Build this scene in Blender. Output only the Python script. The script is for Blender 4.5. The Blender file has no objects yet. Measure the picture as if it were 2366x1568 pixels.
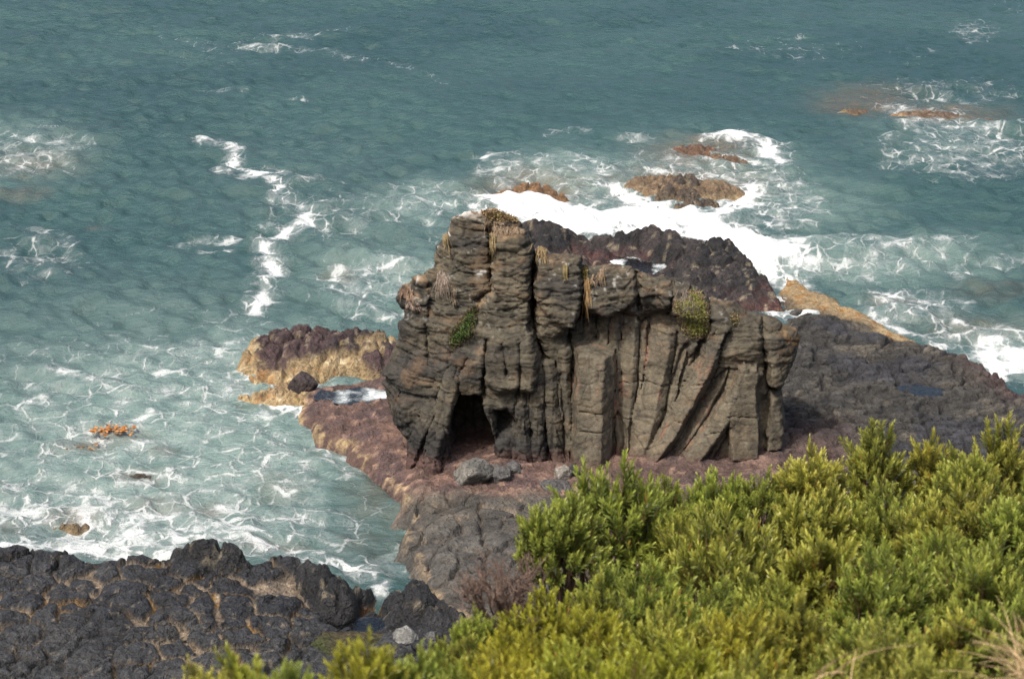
import bpy, math, random, time
import numpy as np
from mathutils import Vector
from mathutils.bvhtree import BVHTree
T0 = time.time()
R = math.radians
C = bpy.context.scene.collection
rng = np.random.default_rng(7)

# ------------------------------------------------------------------ camera geometry
CH, PITCH, HFOV = 28.0, R(18.0), R(28.0)
F = 1183.0 / math.tan(HFOV / 2)
SP, CP = math.sin(PITCH), math.cos(PITCH)

def ray(px, py):
    a = (np.asarray(px, float) - 1183) / F
    b = (784 - np.asarray(py, float)) / F
    return a, CP + b * SP, -SP + b * CP

def on_z(px, py, z):                       # where the sight line meets height z
    dx, dy, dz = ray(px, py)
    t = (z - CH) / dz
    return dx * t, dy * t

def at_y(px, py, y):                       # where the sight line meets distance y
    dx, dy, dz = ray(px, py)
    t = y / dy
    return dx * t, CH + dz * t

def to_px(x, y, z):
    dep = y * CP - (z - CH) * SP
    up = y * SP + (z - CH) * CP
    return 1183 + F * x / dep, 784 - F * up / dep

# ------------------------------------------------------------------ noise
def h3(ix, iy, iz, seed=0):
    with np.errstate(over='ignore'):
        n = (ix.astype(np.uint32) * np.uint32(374761393) + iy.astype(np.uint32) * np.uint32(668265263)
             + iz.astype(np.uint32) * np.uint32(2147483647) + np.uint32(seed * 974711 + 12345))
        n = (n ^ (n >> np.uint32(13))) * np.uint32(1274126177)
        n = n ^ (n >> np.uint32(16))
        n = n * np.uint32(2246822519)
        n = n ^ (n >> np.uint32(15))
    return (n & np.uint32(0xFFFFFF)).astype(np.float32) / np.float32(0xFFFFFF)

def vnoise(x, y, z, seed=0):
    x = np.asarray(x, np.float64); y = np.asarray(y, np.float64) + 0 * x; z = np.asarray(z, np.float64) + 0 * x
    fx, fy, fz = np.floor(x), np.floor(y), np.floor(z)
    ix, iy, iz = fx.astype(np.int64), fy.astype(np.int64), fz.astype(np.int64)
    u, v, w = x - fx, y - fy, z - fz
    u = u*u*u*(u*(u*6-15)+10); v = v*v*v*(v*(v*6-15)+10); w = w*w*w*(w*(w*6-15)+10)
    def g(a, b, c): return h3(ix+a, iy+b, iz+c, seed)
    x00 = g(0,0,0)*(1-u)+g(1,0,0)*u; x10 = g(0,1,0)*(1-u)+g(1,1,0)*u
    x01 = g(0,0,1)*(1-u)+g(1,0,1)*u; x11 = g(0,1,1)*(1-u)+g(1,1,1)*u
    return ((x00*(1-v)+x10*v)*(1-w)+(x01*(1-v)+x11*v)*w)*2-1

def fbm(x, y, z, oct=4, seed=0, gain=.5):
    s, a, f, t = 0, 1.0, 1.0, 0
    for o in range(oct):
        s = s + a * vnoise(np.asarray(x)*f + o*17.3, np.asarray(y)*f + o*9.1, np.asarray(z)*f + o*5.7, seed+o)
        t += a; a *= gain; f *= 2.03
    return s / t

def ridged(x, y, z, oct=4, seed=0):
    s, a, f, t = 0, 1.0, 1.0, 0
    for o in range(oct):
        s = s + a * (1 - 2*np.abs(vnoise(np.asarray(x)*f+o*7.3, np.asarray(y)*f+o*3.1, np.asarray(z)*f+o*5.7, seed+o)))
        t += a; a *= .5; f *= 2.07
    return s / t

def worley(x, y, z, seed=0, jit=.9, flat=False):
    x = np.asarray(x, np.float64); y = np.asarray(y, np.float64) + 0*x; z = np.asarray(z, np.float64) + 0*x
    ix, iy, iz = (np.floor(q).astype(np.int64) for q in (x, y, z))
    f1 = np.full(x.shape, 9.0); f2 = np.full(x.shape, 9.0); cid = np.zeros(x.shape)
    for a in (-1, 0, 1):
        for b in (-1, 0, 1):
            for c in ((0,) if flat else (-1, 0, 1)):
                jx, jy, jz = ix+a, iy+b, iz+c
                r = h3(jx, jy, jz, seed)
                dx = jx + .5 + jit*(r-.5) - x
                dy = jy + .5 + jit*(h3(jx, jy, jz, seed+51)-.5) - y
                d = dx*dx + dy*dy
                if not flat:
                    dz = jz + .5 + jit*(h3(jx, jy, jz, seed+87)-.5) - z
                    d = d + dz*dz
                d = np.sqrt(d)
                m = d < f1
                f2 = np.where(m, f1, np.minimum(f2, d))
                cid = np.where(m, r, cid)
                f1 = np.where(m, d, f1)
    return f1, f2, cid

def sstep(a, b, x):
    t = np.clip((x - a) / (b - a), 0, 1)
    return t*t*(3-2*t)

def sdpoly(X, Y, pts):                      # signed distance to a polygon, negative inside
    P = np.array([(p[0], p[1]) for p in pts], float)
    n = len(P); d = np.full(X.shape, 1e12); s = np.ones(X.shape)
    for i in range(n):
        a = P[i]; b = P[i-1]
        ex, ey = b - a
        wx, wy = X - a[0], Y - a[1]
        t = np.clip((wx*ex + wy*ey) / max(ex*ex+ey*ey, 1e-9), 0, 1)
        d = np.minimum(d, (wx-ex*t)**2 + (wy-ey*t)**2)
        c1 = Y >= a[1]; c2 = Y < b[1]; c3 = ex*wy > ey*wx
        fl = (c1 & c2 & c3) | (~c1 & ~c2 & ~c3)
        s = np.where(fl, -s, s)
    return s * np.sqrt(d)

def dline(X, Y, pts, ys=1.0):               # distance to a polyline
    d = np.full(X.shape, 1e12)
    for (a0, a1), (b0, b1) in zip(pts[:-1], pts[1:]):
        ex, ey = b0-a0, (b1-a1)*ys
        wx, wy = X-a0, (Y-a1)*ys
        t = np.clip((wx*ex+wy*ey)/max(ex*ex+ey*ey, 1e-9), 0, 1)
        d = np.minimum(d, (wx-ex*t)**2+(wy-ey*t)**2)
    return np.sqrt(d)

def idw(X, Y, pts, power=3.0, eps=1e-4):
    num = 0; den = 0
    for p in pts:
        w = 1.0 / (((X-p[0])**2 + (Y-p[1])**2) + eps) ** (power/2)
        num = num + w*p[2]; den = den + w
    return num/den

def mix(a, b, t):
    t = np.asarray(t)[..., None]
    return a*(1-t) + np.asarray(b, float)*t

# ------------------------------------------------------------------ mesh and object helpers
def mesh_np(name, V, Q, col=None, smooth=True, attrs=None):
    me = bpy.data.meshes.new(name)
    V = np.ascontiguousarray(V, np.float32); Q = np.ascontiguousarray(Q, np.int32)
    k = Q.shape[1]
    me.vertices.add(len(V)); me.vertices.foreach_set('co', V.ravel())
    me.loops.add(Q.size); me.loops.foreach_set('vertex_index', Q.ravel())
    me.polygons.add(len(Q)); me.polygons.foreach_set('loop_start', np.arange(0, Q.size, k, dtype=np.int32))
    me.polygons.foreach_set('loop_total', np.full(len(Q), k, np.int32))
    me.update(calc_edges=True)
    if smooth: me.polygons.foreach_set('use_smooth', np.ones(len(Q), bool))
    if col is not None:
        a = me.color_attributes.new('Col', 'FLOAT_COLOR', 'POINT')
        c = np.ones((len(V), 4), np.float32); c[:, :3] = np.clip(col, 0, 1)
        a.data.foreach_set('color', c.ravel())
    for nm, arr in (attrs or {}).items():
        a = me.attributes.new(nm, 'FLOAT', 'POINT')
        a.data.foreach_set('value', np.ascontiguousarray(arr, np.float32))
    me.update()
    return me

def vnormals(me):
    n = np.empty(len(me.vertices)*3, np.float32)
    me.vertex_normals.foreach_get('vector', n)
    return n.reshape(-1, 3)

def obj(name, me, mat, parent=None, loc=(0, 0, 0)):
    o = bpy.data.objects.new(name, me); C.objects.link(o)
    if mat is not None and len(me.materials) == 0: me.materials.append(mat)
    o.location = loc
    if parent is not None: o.parent = parent
    return o

def tag(o, label=None, cat=None, group=None, kind=None):
    if label: o['label'] = label
    if cat: o['category'] = cat
    if group: o['group'] = group
    if kind: o['kind'] = kind
    return o

def empty(name, loc, rz=0.0, s=1.0):
    o = bpy.data.objects.new(name, None); C.objects.link(o)
    o.location = loc; o.rotation_euler = (0, 0, rz); o.scale = (s, s, s)
    o.empty_display_size = .2
    return o

def grid_quads(keep):                       # quads of an (ni,nj) vertex grid, keep is per cell
    ni, nj = keep.shape[0]+1, keep.shape[1]+1
    idx = np.arange(ni*nj).reshape(ni, nj)
    q = np.stack([idx[:-1, :-1], idx[1:, :-1], idx[1:, 1:], idx[:-1, 1:]], -1)[keep]
    return q

def compact(V, Q, *arrs):
    used = np.unique(Q)
    m = np.full(len(V), -1, np.int64); m[used] = np.arange(len(used))
    return (V[used], m[Q]) + tuple(a[used] for a in arrs)

# ------------------------------------------------------------------ materials
class NT:
    def __init__(s, name):
        s.m = bpy.data.materials.new(name); s.m.use_nodes = True
        s.t = s.m.node_tree; s.b = s.t.nodes['Principled BSDF']; s.out = s.t.nodes['Material Output']
    def n(s, typ, **kw):
        nd = s.t.nodes.new(typ)
        for k, v in kw.items():
            if k.startswith('i_'): nd.inputs[k[2:].replace('_', ' ')].default_value = v
            else: setattr(nd, k, v)
        return nd
    def l(s, a, b): s.t.links.new(a, b)
    def math(s, op, a, b=None, clamp=False):
        nd = s.n('ShaderNodeMath', operation=op, use_clamp=clamp)
        for i, q in enumerate((a, b)):
            if q is None: continue
            if isinstance(q, (int, float)): nd.inputs[i].default_value = q
            else: s.l(q, nd.inputs[i])
        return nd.outputs[0]
    def noise(s, scale, detail=4, rough=.55, vec=None, dist=0.0):
        nd = s.n('ShaderNodeTexNoise'); nd.inputs['Scale'].default_value = scale
        nd.inputs['Detail'].default_value = detail; nd.inputs['Roughness'].default_value = rough
        nd.inputs['Distortion'].default_value = dist
        if vec is not None: s.l(vec, nd.inputs['Vector'])
        return nd.outputs['Fac']
    def ramp(s, fac, stops):
        nd = s.n('ShaderNodeMapRange', interpolation_type='SMOOTHSTEP')
        s.l(fac, nd.inputs['Value'])
        for k, v in zip(('From Min', 'From Max', 'To Min', 'To Max'), stops): nd.inputs[k].default_value = v
        return nd.outputs['Result']
    def mixc(s, fac, a, b, mode='MIX'):
        nd = s.n('ShaderNodeMix', data_type='RGBA', blend_type=mode)
        for sock, q in ((nd.inputs[0], fac), (nd.inputs[6], a), (nd.inputs[7], b)):
            if isinstance(q, (int, float)): sock.default_value = q
            elif isinstance(q, tuple): sock.default_value = (*q, 1)
            else: s.l(q, sock)
        return nd.outputs[2]
    def attr(s, name): return s.n('ShaderNodeAttribute', attribute_name=name)
    def obj_vec(s): return s.n('ShaderNodeNewGeometry').outputs['Position']
    def bump(s, h, dist, strength=1.0, prev=None):
        nd = s.n('ShaderNodeBump'); nd.inputs['Distance'].default_value = dist
        nd.inputs['Strength'].default_value = strength
        s.l(h, nd.inputs['Height'])
        if prev is not None: s.l(prev, nd.inputs['Normal'])
        return nd.outputs['Normal']

def rock_mat(name, rough=.75, fine=14.0, var=.5, spec=.35, bumpd=.05):
    t = NT(name)
    v = t.obj_vec()
    c = t.attr('Col').outputs['Color']
    n1 = t.noise(fine, 6, .65, v); n2 = t.noise(fine*.25, 5, .6, v)
    k = t.ramp(n1, (.3, .7, 1-var, 1+var*.8))
    c = t.mixc(1.0, c, k, 'MULTIPLY')
    k2 = t.ramp(n2, (.35, .7, .8, 1.2))
    c = t.mixc(1.0, c, k2, 'MULTIPLY')
    t.l(c, t.b.inputs['Base Color'])
    t.b.inputs['Roughness'].default_value = rough
    t.b.inputs['Specular IOR Level'].default_value = spec
    vo = t.n('ShaderNodeTexVoronoi', feature='DISTANCE_TO_EDGE'); vo.inputs['Scale'].default_value = fine*.22
    wv = t.n('ShaderNodeVectorMath', operation='ADD'); t.l(v, wv.inputs[0])
    sc = t.n('ShaderNodeVectorMath', operation='SCALE'); sc.inputs['Scale'].default_value = .25
    nc = t.n('ShaderNodeTexNoise'); nc.inputs['Scale'].default_value = 3.0; t.l(v, nc.inputs['Vector'])
    t.l(nc.outputs['Color'], sc.inputs[0]); t.l(sc.outputs[0], wv.inputs[1]); t.l(wv.outputs[0], vo.inputs['Vector'])
    cr = t.ramp(vo.outputs['Distance'], (0, .06, 0, 1))
    b = t.bump(cr, bumpd*.6, .6)
    b = t.bump(n2, bumpd*3, .8, b)
    b = t.bump(n1, bumpd, 1.0, b)
    t.l(b, t.b.inputs['Normal'])
    return t.m

M = {}
M['stack'] = rock_mat('columnar_basalt', .85, 9, .15, .2, .020)
M['rock'] = rock_mat('shore_rock', .8, 8, .28, .25, .07)
M['wet'] = rock_mat('wet_basalt', .5, 9, .30, .35, .09)
M['earth'] = rock_mat('hill_earth', .95, 6, .5, .1, .08)

def leaf_mat():
    t = NT('shrub_leaf')
    c = t.attr('Col').outputs['Color']
    oi = t.n('ShaderNodeObjectInfo')
    tint = t.mixc(t.ramp(oi.outputs['Random'], (0, 1, 0, 1)), (.88, .98, .9), (1.12, 1.02, 1.0))
    c = t.mixc(1.0, c, tint, 'MULTIPLY')
    c = t.mixc(1.0, c, oi.outputs['Color'], 'MULTIPLY')
    t.l(c, t.b.inputs['Base Color'])
    t.b.inputs['Roughness'].default_value = .45
    t.b.inputs['Specular IOR Level'].default_value = .4
    tr = t.n('ShaderNodeBsdfTranslucent'); t.l(t.mixc(1.0, c, (1.0, 1.05, .5), 'MULTIPLY'), tr.inputs['Color'])
    mx = t.n('ShaderNodeMixShader'); mx.inputs[0].default_value = .38
    t.l(t.b.outputs[0], mx.inputs[1]); t.l(tr.outputs[0], mx.inputs[2]); t.l(mx.outputs[0], t.out.inputs['Surface'])
    return t.m
M['leaf'] = leaf_mat()

def col_mat(name, rough=.8, var=.3, scale=20, transl=0.0):
    t = NT(name); c = t.attr('Col').outputs['Color']
    k = t.ramp(t.noise(scale, 3, .6, t.obj_vec()), (.3, .7, 1-var, 1+var))
    c = t.mixc(1.0, c, k, 'MULTIPLY')
    t.l(c, t.b.inputs['Base Color']); t.b.inputs['Roughness'].default_value = rough
    t.b.inputs['Specular IOR Level'].default_value = .25
    return t.m
M['twig'] = col_mat('twig_bark', .9)
M['straw'] = col_mat('dry_straw', .8, .25, 12)
M['moss'] = col_mat('succulent_leaf', .6, .3, 10)
M['kelp'] = col_mat('kelp_frond', .35, .3, 8)

def water_mat():
    t = NT('sea_water')
    v = t.obj_vec()
    aer = t.attr('aer').outputs['Fac']; foam = t.attr('foam').outputs['Fac']; brown = t.attr('brown').outputs['Fac']
    # slow drift of tone over the open sea
    big = t.noise(.05, 3, .5, v)
    deep = t.mixc(t.ramp(big, (.35, .65, 0, 1)), (.017, .048, .050), (.026, .063, .061))
    tq = t.mixc(t.ramp(t.noise(.5, 4, .6, v), (.3, .7, 0, 1)), (.100, .158, .142), (.155, .218, .195))
    c = t.mixc(aer, deep, tq)
    bn = t.ramp(t.noise(1.1, 4, .6, v), (.3, .7, .35, 1.0))
    c = t.mixc(t.math('MULTIPLY', brown, bn, True), c, (.098, .072, .045))
    # foam webs: warped ridged noise at two sizes
    def warp(amount, sc, det=1.5):
        nc = t.n('ShaderNodeTexNoise'); nc.inputs['Scale'].default_value = sc; nc.inputs['Detail'].default_value = det
        t.l(v, nc.inputs['Vector'])
        su = t.n('ShaderNodeVectorMath', operation='SUBTRACT'); t.l(nc.outputs['Color'], su.inputs[0]); su.inputs[1].default_value = (.5, .5, .5)
        m = t.n('ShaderNodeVectorMath', operation='MULTIPLY'); t.l(su.outputs[0], m.inputs[0]); m.inputs[1].default_value = (amount, amount, 0)
        a = t.n('ShaderNodeVectorMath', operation='ADD'); t.l(v, a.inputs[0]); t.l(m.outputs[0], a.inputs[1])
        f = t.n('ShaderNodeVectorMath', operation='MULTIPLY'); t.l(a.outputs[0], f.inputs[0]); f.inputs[1].default_value = (1, .75, 0)
        return f.outputs[0]
    def web(scale, w, det):
        n = t.noise(scale, det, .55, w)
        a = t.math('ABSOLUTE', t.math('SUBTRACT', n, .5))
        return t.math('SUBTRACT', 1.0, t.math('MULTIPLY', a, 7.0), True)
    w1 = warp(1.9, .30); w2 = warp(.15, 1.3); w3 = warp(.6, .75)
    def cells(scale, w, width):
        vo = t.n('ShaderNodeTexVoronoi', feature='DISTANCE_TO_EDGE', voronoi_dimensions='2D'); vo.inputs['Scale'].default_value = scale
        t.l(w, vo.inputs['Vector'])
        return t.ramp(vo.outputs['Distance'], (0, width, 1, 0))
    wa = warp(1.7, .55, 4); wb = warp(.8, 1.2, 4)
    def cells(scale, w, width):
        vo = t.n('ShaderNodeTexVoronoi', feature='DISTANCE_TO_EDGE', voronoi_dimensions='2D'); vo.inputs['Scale'].default_value = scale
        t.l(w, vo.inputs['Vector'])
        return t.ramp(vo.outputs['Distance'], (0, width, 1, 0))
    lines = t.math('MAXIMUM', t.math('MAXIMUM', cells(.52, wa, .10), t.math('MULTIPLY', cells(1.25, wb, .15), .8)), t.math('MULTIPLY', web(.42, w1, 3.0), .7))
    lines = t.math('MULTIPLY', lines, t.ramp(t.noise(.9, 5, .65, v), (.36, .60, .25, 1.0)))
    fine = t.noise(3.0, 6, .72, v)
    blot = t.noise(.85, 9, .66, w2)
    q = t.math('ADD', foam, t.math('MULTIPLY', t.math('SUBTRACT', blot, .5), 1.5))
    q = t.math('ADD', q, t.math('MULTIPLY', t.math('SUBTRACT', lines, .32), .74))
    f = t.ramp(q, (.38, .80, 0, 1))
    soft = t.ramp(q, (.05, .62, 0, .22))          # bubbles thinning out under the surface
    f = t.math('MAXIMUM', f, t.math('MULTIPLY', soft, t.ramp(foam, (.02, .3, 0, 1))))
    f = t.math('MULTIPLY', f, t.ramp(foam, (.04, .30, .0, 1.0)))
    c2 = t.mixc(t.math('MULTIPLY', f, t.ramp(foam, (.36, .95, .56, 1.0))), c, (.66, .68, .67))
    t.l(c2, t.b.inputs['Base Color'])
    t.b.inputs['IOR'].default_value = 1.33
    rr = t.math('ADD', .20, t.math('MULTIPLY', f, .6))
    t.l(rr, t.b.inputs['Roughness'])
    sp = t.math('SUBTRACT', .5, t.math('MULTIPLY', f, .4)); t.l(sp, t.b.inputs['Specular IOR Level'])
    st = t.n('ShaderNodeVectorMath', operation='MULTIPLY'); t.l(v, st.inputs[0]); st.inputs[1].default_value = (.75, 1.3, 1)
    b = t.bump(t.noise(1.9, 6, .66, st.outputs[0], .2), .24, 1.0)
    b = t.bump(t.noise(5, 2, .5, st.outputs[0]), .02, .8, b)
    b = t.bump(t.math('MULTIPLY', f, t.ramp(fine, (.2, .8, .5, 1))), .12, .8, b)
    t.l(b, t.b.inputs['Normal'])
    return t.m
M['water'] = water_mat()

def pool_mat():
    t = NT('tide_pool_water'); v = t.obj_vec()
    fo = t.attr('foam').outputs['Fac']
    fo = t.ramp(t.math('ADD', fo, t.math('MULTIPLY', t.math('SUBTRACT', t.noise(2.2, 5, .65, v, .6), .5), .6)), (.32, .75, 0, .8))
    c = t.mixc(fo, (.55, .62, .60), (.75, .78, .77))
    t.l(c, t.b.inputs['Base Color']); t.b.inputs['IOR'].default_value = 1.33
    t.l(t.math('ADD', .06, t.math('MULTIPLY', fo, .5)), t.b.inputs['Roughness'])
    t.l(t.math('SUBTRACT', 1.0, fo, True), t.b.inputs['Transmission Weight'])
    b = t.bump(t.noise(3, 4, .6, v), .05, .7); t.l(t.bump(t.noise(11, 3, .6, v), .012, .7, b), t.b.inputs['Normal'])
    return t.m
M['pool'] = pool_mat()

# ------------------------------------------------------------------ sea
def build_sea():
    th = np.concatenate([np.linspace(-62, -24, 60)[:-1], np.linspace(-24, 24, 560), np.linspace(24, 62, 60)[1:]])
    th = np.radians(th)
    r = [34.0]
    while r[-1] < 9000:
        k = .0021 if r[-1] < 230 else .0021 + .06*min(1, (r[-1]-230)/900)
        r.append(r[-1]*(1+k))
    r = np.array(r)
    TH, RR = np.meshgrid(th, r, indexing='ij')
    X = RR*np.sin(TH); Y = RR*np.cos(TH); Z = np.zeros_like(X)
    PX, PY = to_px(X, Y, 0*X)
    foam = np.zeros_like(X); aer = np.zeros_like(X); brown = np.zeros_like(X)
    hump = np.zeros_like(X)
    wx = PX + 26*fbm(X*.35, Y*.35, 1.5, 3, 40); wy = PY + 11*fbm(X*.35, Y*.35, 7.5, 3, 44)
    def stroke(pts, rr, a, ys=2.3):
        d = dline(wx, wy, pts, ys)
        np.maximum(foam, a*(.75 if a < 1 else .80)*np.exp(-(d/(rr*1.2))**1.6), out=foam)
    def blob(arr, px, py, rx, ry, a, soft=1.0):
        d = np.sqrt(((wx-px)/rx)**2+((wy-py)/ry)**2)
        if arr is foam: a = a*.84
        np.maximum(arr, a*(1-sstep(1-soft*.6, 1+soft*.6, d)), out=arr)
    # surf behind the stack
    stroke([(1130,462),(1250,490),(1350,510),(1450,500),(1550,497),(1650,505),(1710,470),(1745,435)], 46, 1.15)
    stroke([(1330,520),(1420,540),(1620,520),(1720,560),(1790,590),(1835,605)], 60, 1.25)
    stroke([(1700,560),(1760,620),(1800,650)], 46, 1.2)
    stroke([(1640,325),(1700,318),(1765,335),(1790,365)], 30, 1.15)
    stroke([(1620,368),(1700,370),(1780,395),(1800,430)], 30, .72)
    stroke([(1120,372),(1190,362)], 26, .85)
    stroke([(1130,400),(1200,395),(1280,372),(1360,380),(1410,415),(1440,450)], 34, .62)
    stroke([(1270,310),(1340,305)], 22, .45); stroke([(1430,325),(1510,320)], 20, .45)
    stroke([(1420,430),(1480,470),(1560,480)], 40, 1.0)
    blob(foam, 1300, 430, 180, 60, .44); blob(foam, 1620, 420, 220, 80, .46)
    blob(foam, 1830, 470, 90, 70, .50); blob(foam, 1000, 470, 150, 60, .40)
    stroke([(930,450),(1000,445),(1060,480)], 30, .62)
    blob(foam, 1790, 515, 110, 35, .55)
    # right hand side
    stroke([(1840,580),(1960,570),(2080,580),(2210,575)], 40, .66)
    blob(foam, 2000, 600, 230, 40, .45)
    stroke([(2210,650),(2200,620),(2360,610)], 20, .5)
    stroke([(1850,640),(1880,680),(1860,650)], 18, .7)
    blob(foam, 2110, 715, 130, 55, .52); stroke([(1990,680),(2080,672),(2160,710),(2200,760)], 30, .68)
    stroke([(2020,730),(2080,770),(2140,795),(2200,800)], 26, .85)
    stroke([(2190,785),(2280,770),(2370,790)], 40, .8); blob(foam, 2340, 845, 110, 50, .85)
    blob(foam, 2220, 345, 190, 75, .44); stroke([(2050,250),(2150,270),(2260,300),(2380,350)], 30, .68)
    blob(foam, 2160, 290, 110, 40, .5); blob(foam, 2110, 205, 60, 12, .4); blob(foam, 2255, 75, 60, 25, .48)
    stroke([(1660,115),(1760,110)], 16, .36); blob(foam, 2180, 215, 200, 40, .34)
    # drifting foam line on the left
    stroke([(480,335),(545,350),(550,385),(600,402),(640,425),(650,455),(700,495),(715,520),(600,552),(625,590),(640,630),(625,680),(600,710)], 23, .93)
    stroke([(575,405),(640,400)], 26, 1.05); stroke([(625,610),(640,650),(610,700)], 32, .98)
    stroke([(410,570),(480,550),(600,545),(760,520)], 17, .7); stroke([(530,395),(500,395)], 16, .7)
    stroke([(690,415),(775,420)], 18, .62); stroke([(460,590),(540,575)], 16, .5)
    stroke([(565,106),(640,108)], 17, .85); stroke([(620,88),(700,85),(790,80)], 18, .5); stroke([(640,108),(760,125),(900,142),(970,165),(1030,190)], 14, .46)
    stroke([(360,85),(560,105)], 12, .34); stroke([(440,205),(560,210)], 14, .4); stroke([(660,236),(720,238)], 10, .5)
    # left edge
    blob(foam, 60, 345, 150, 55, .36); stroke([(0,310),(90,330),(200,335)], 22, .6); stroke([(0,395),(130,360)], 20, .56)
    stroke([(0,578),(30,590)], 16, .85); blob(foam, 90, 600, 110, 60, .36); stroke([(60,655),(110,647)], 9, .75)
    blob(foam, 90, 540, 60, 20, .4)
    # behind the left islet
    stroke([(770,660),(800,620),(900,615),(970,640)], 36, .64); stroke([(790,640),(830,690),(860,720)], 30, .6)
    blob(foam, 860, 670, 150, 90, .42); blob(foam, 760, 500, 200, 60, .30)
    # bay
    blob(foam, 420, 1010, 520, 270, .40); blob(foam, 330, 1190, 540, 130, .62); blob(foam, 620, 830, 240, 60, .45)
    stroke([(0,1220),(150,1200),(300,1235),(430,1215),(560,1250),(680,1285)], 80, .74)
    stroke([(0,1270),(140,1265),(260,1285),(400,1280)], 46, .85); stroke([(540,1240),(650,1270),(730,1290)], 36, .85)
    stroke([(140,850),(190,880),(250,870)], 34, .72); stroke([(470,785),(560,782),(640,770)], 22, .6)
    stroke([(500,830),(560,850),(600,885)], 26, .62); stroke([(580,820),(700,825)], 14, .9); stroke([(590,875),(640,860)], 16, .8)
    stroke([(600,935),(660,955),(700,970),(740,1010)], 34, .88); stroke([(700,1000),(760,1040),(830,1075)], 40, .66)
    stroke([(540,1090),(650,1060),(800,1090),(860,1095)], 40, .6); blob(foam, 560, 1060, 160, 50, .5)
    stroke([(80,930),(140,960)], 36, .7); stroke([(330,960),(500,985),(560,975)], 20, .55)
    stroke([(720,890),(640,905)], 20, .8); stroke([(870,1395),(890,1365)], 18, 1.1)
    stroke([(780,1310),(860,1335),(900,1320),(940,1290)], 60, .88); stroke([(930,1200),(960,1260)], 36, .7)
    stroke([(780,860),(880,858)], 14, .9); stroke([(1790,742),(1850,738),(1900,728)], 30, 1.0); stroke([(1800,690),(1860,735)], 26, .9)
    stroke([(1180,478),(1350,522),(1560,505),(1700,560),(1800,600)], 70, 1.45); stroke([(1640,322),(1765,338)], 28, 1.15); stroke([(2300,810),(2400,850)], 60, 1.2)
    q = ((PX-830)/130)**2 + ((PY-1160)/75)**2
    foam *= 1 - .55*np.exp(-q)
    # sparse flecks everywhere
    fl = fbm(X*.09, Y*.05, 3, 3, 60)
    np.maximum(foam, .20*sstep(.1, .6, fl), out=foam)
    foam *= .97 + .3*fbm(X*.5, Y*.4, 0, 3, 66)
    for a in ((420,1040,560,280,.88),(880,640,190,110,.55),(1010,470,170,60,.65),(1320,430,170,70,.75),(2000,605,330,55,.6),(1640,420,230,90,.5),
              (1900,480,140,70,.4),(2080,720,200,60,.3),(2180,320,190,60,.3),(640,830,260,90,.8),(2320,800,140,60,.5),(760,460,260,120,.16),(60,350,150,70,.35)):
        blob(aer, *a, 1.4)
    aer *= 1 - .55*np.exp(-q*.7)
    for a in ((1230,440,130,40,.85),(1590,425,170,40,.8),(1620,355,120,34,.9),(2000,235,110,34,.75),(2190,265,130,22,.8),(270,1005,70,20,.7),(190,1035,60,16,.6),
              (380,1045,40,12,.5),(165,1200,60,25,.8),(480,1170,40,18,.6),(360,1165,70,22,.4),(640,1130,60,30,.35),(880,1140,80,60,.45),(60,455,50,10,.5),(225,527,30,8,.6),
              (790,645,40,20,.6),(60,375,120,30,.4),(2250,760,130,30,.45),(2300,670,100,20,.35),(310,1098,50,14,.6),(2060,705,60,18,.5),(640,1265,80,16,.6),(10,1225,40,20,.5),
              (1400,415,30,8,.7),(860,1250,70,40,.3)):
        blob(brown, *a, 1.2)
    # swell and chop
    rs = np.random.default_rng(3)
    sp = np.maximum(RR*.0021, RR*(th[300]-th[299]))
    for i in range(96):
        lam = .6*math.exp(rs.uniform(0, 1)**1.35*math.log(16.0))
        ang = rs.normal(-math.pi/2-.25, .50)
        k = 2*math.pi/lam; amp = .0135*lam**.52*(1.2 if .9 < lam < 3. else .8)
        kx, ky = k*math.cos(ang), k*math.sin(ang)
        ph = kx*X + ky*Y + rs.uniform(0, 6.28) + .9*vnoise(X/(lam*3), Y/(lam*3), i, 9)
        damp = np.clip((lam/sp-2.2)/2.5, 0, 1)
        s = np.sin(ph)
        Z += amp*damp*(s + .35*s*s*np.sign(s) )
    for lam, ang, amp in ((15, -1.75, .13), (11, -1.45, .09), (21, -2.05, .12), (8.5, -1.9, .06)):
        k = 2*math.pi/lam; ph = k*(math.cos(ang)*X+math.sin(ang)*Y) + 2.2*vnoise(X/30, Y/30, lam, 12)
        s = np.sin(ph); Z += amp*(s+.3*s*s)*(.4+.9*(.5+.5*vnoise(X/22, Y/16, lam, 14)))
    foam *= 1-.22*sstep(115, 150, RR)
    gust = .75 + .5*fbm(X*.03, Y*.02, 2, 3, 71)
    Z *= gust
    calm = np.exp(-((PX-420)/520)**2-((PY-1030)/260)**2)
    Z *= 1-.35*calm
    for px, py, rx, ry, a in ((1700,326,85,12,.42),(1320,395,120,30,.35),(2000,585,300,22,.45),(1150,368,50,12,.3)):
        hump += a*np.exp(-((PX-px)/rx)**2-((PY-py)/ry)**2)
    Z += hump
    Z += np.clip(foam, 0, 1)**2*(.14*fbm(X*1.1, Y*1.1, 5, 4, 77)+.04) + sstep(.8, 1.2, foam)*(.85*np.abs(fbm(X*.9, Y*.7, 15, 5, 79)) + .1)
    Z *= np.clip(1-(RR-600)/3000, 0, 1)
    global SEA
    near = RR < 120; SEA = (X[near], Y[near], Z[near])
    V = np.stack([X, Y, Z], -1).reshape(-1, 3)
    Q = grid_quads(np.ones((len(th)-1, len(r)-1), bool))[:, ::-1]
    me = mesh_np('sea', V, Q, None, True, {'foam': np.clip(foam, 0, 1.3).ravel(), 'aer': np.clip(aer, 0, 1).ravel(), 'brown': np.clip(brown, 0, 1).ravel()})
    o = obj('sea_water', me, M['water'])
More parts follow.
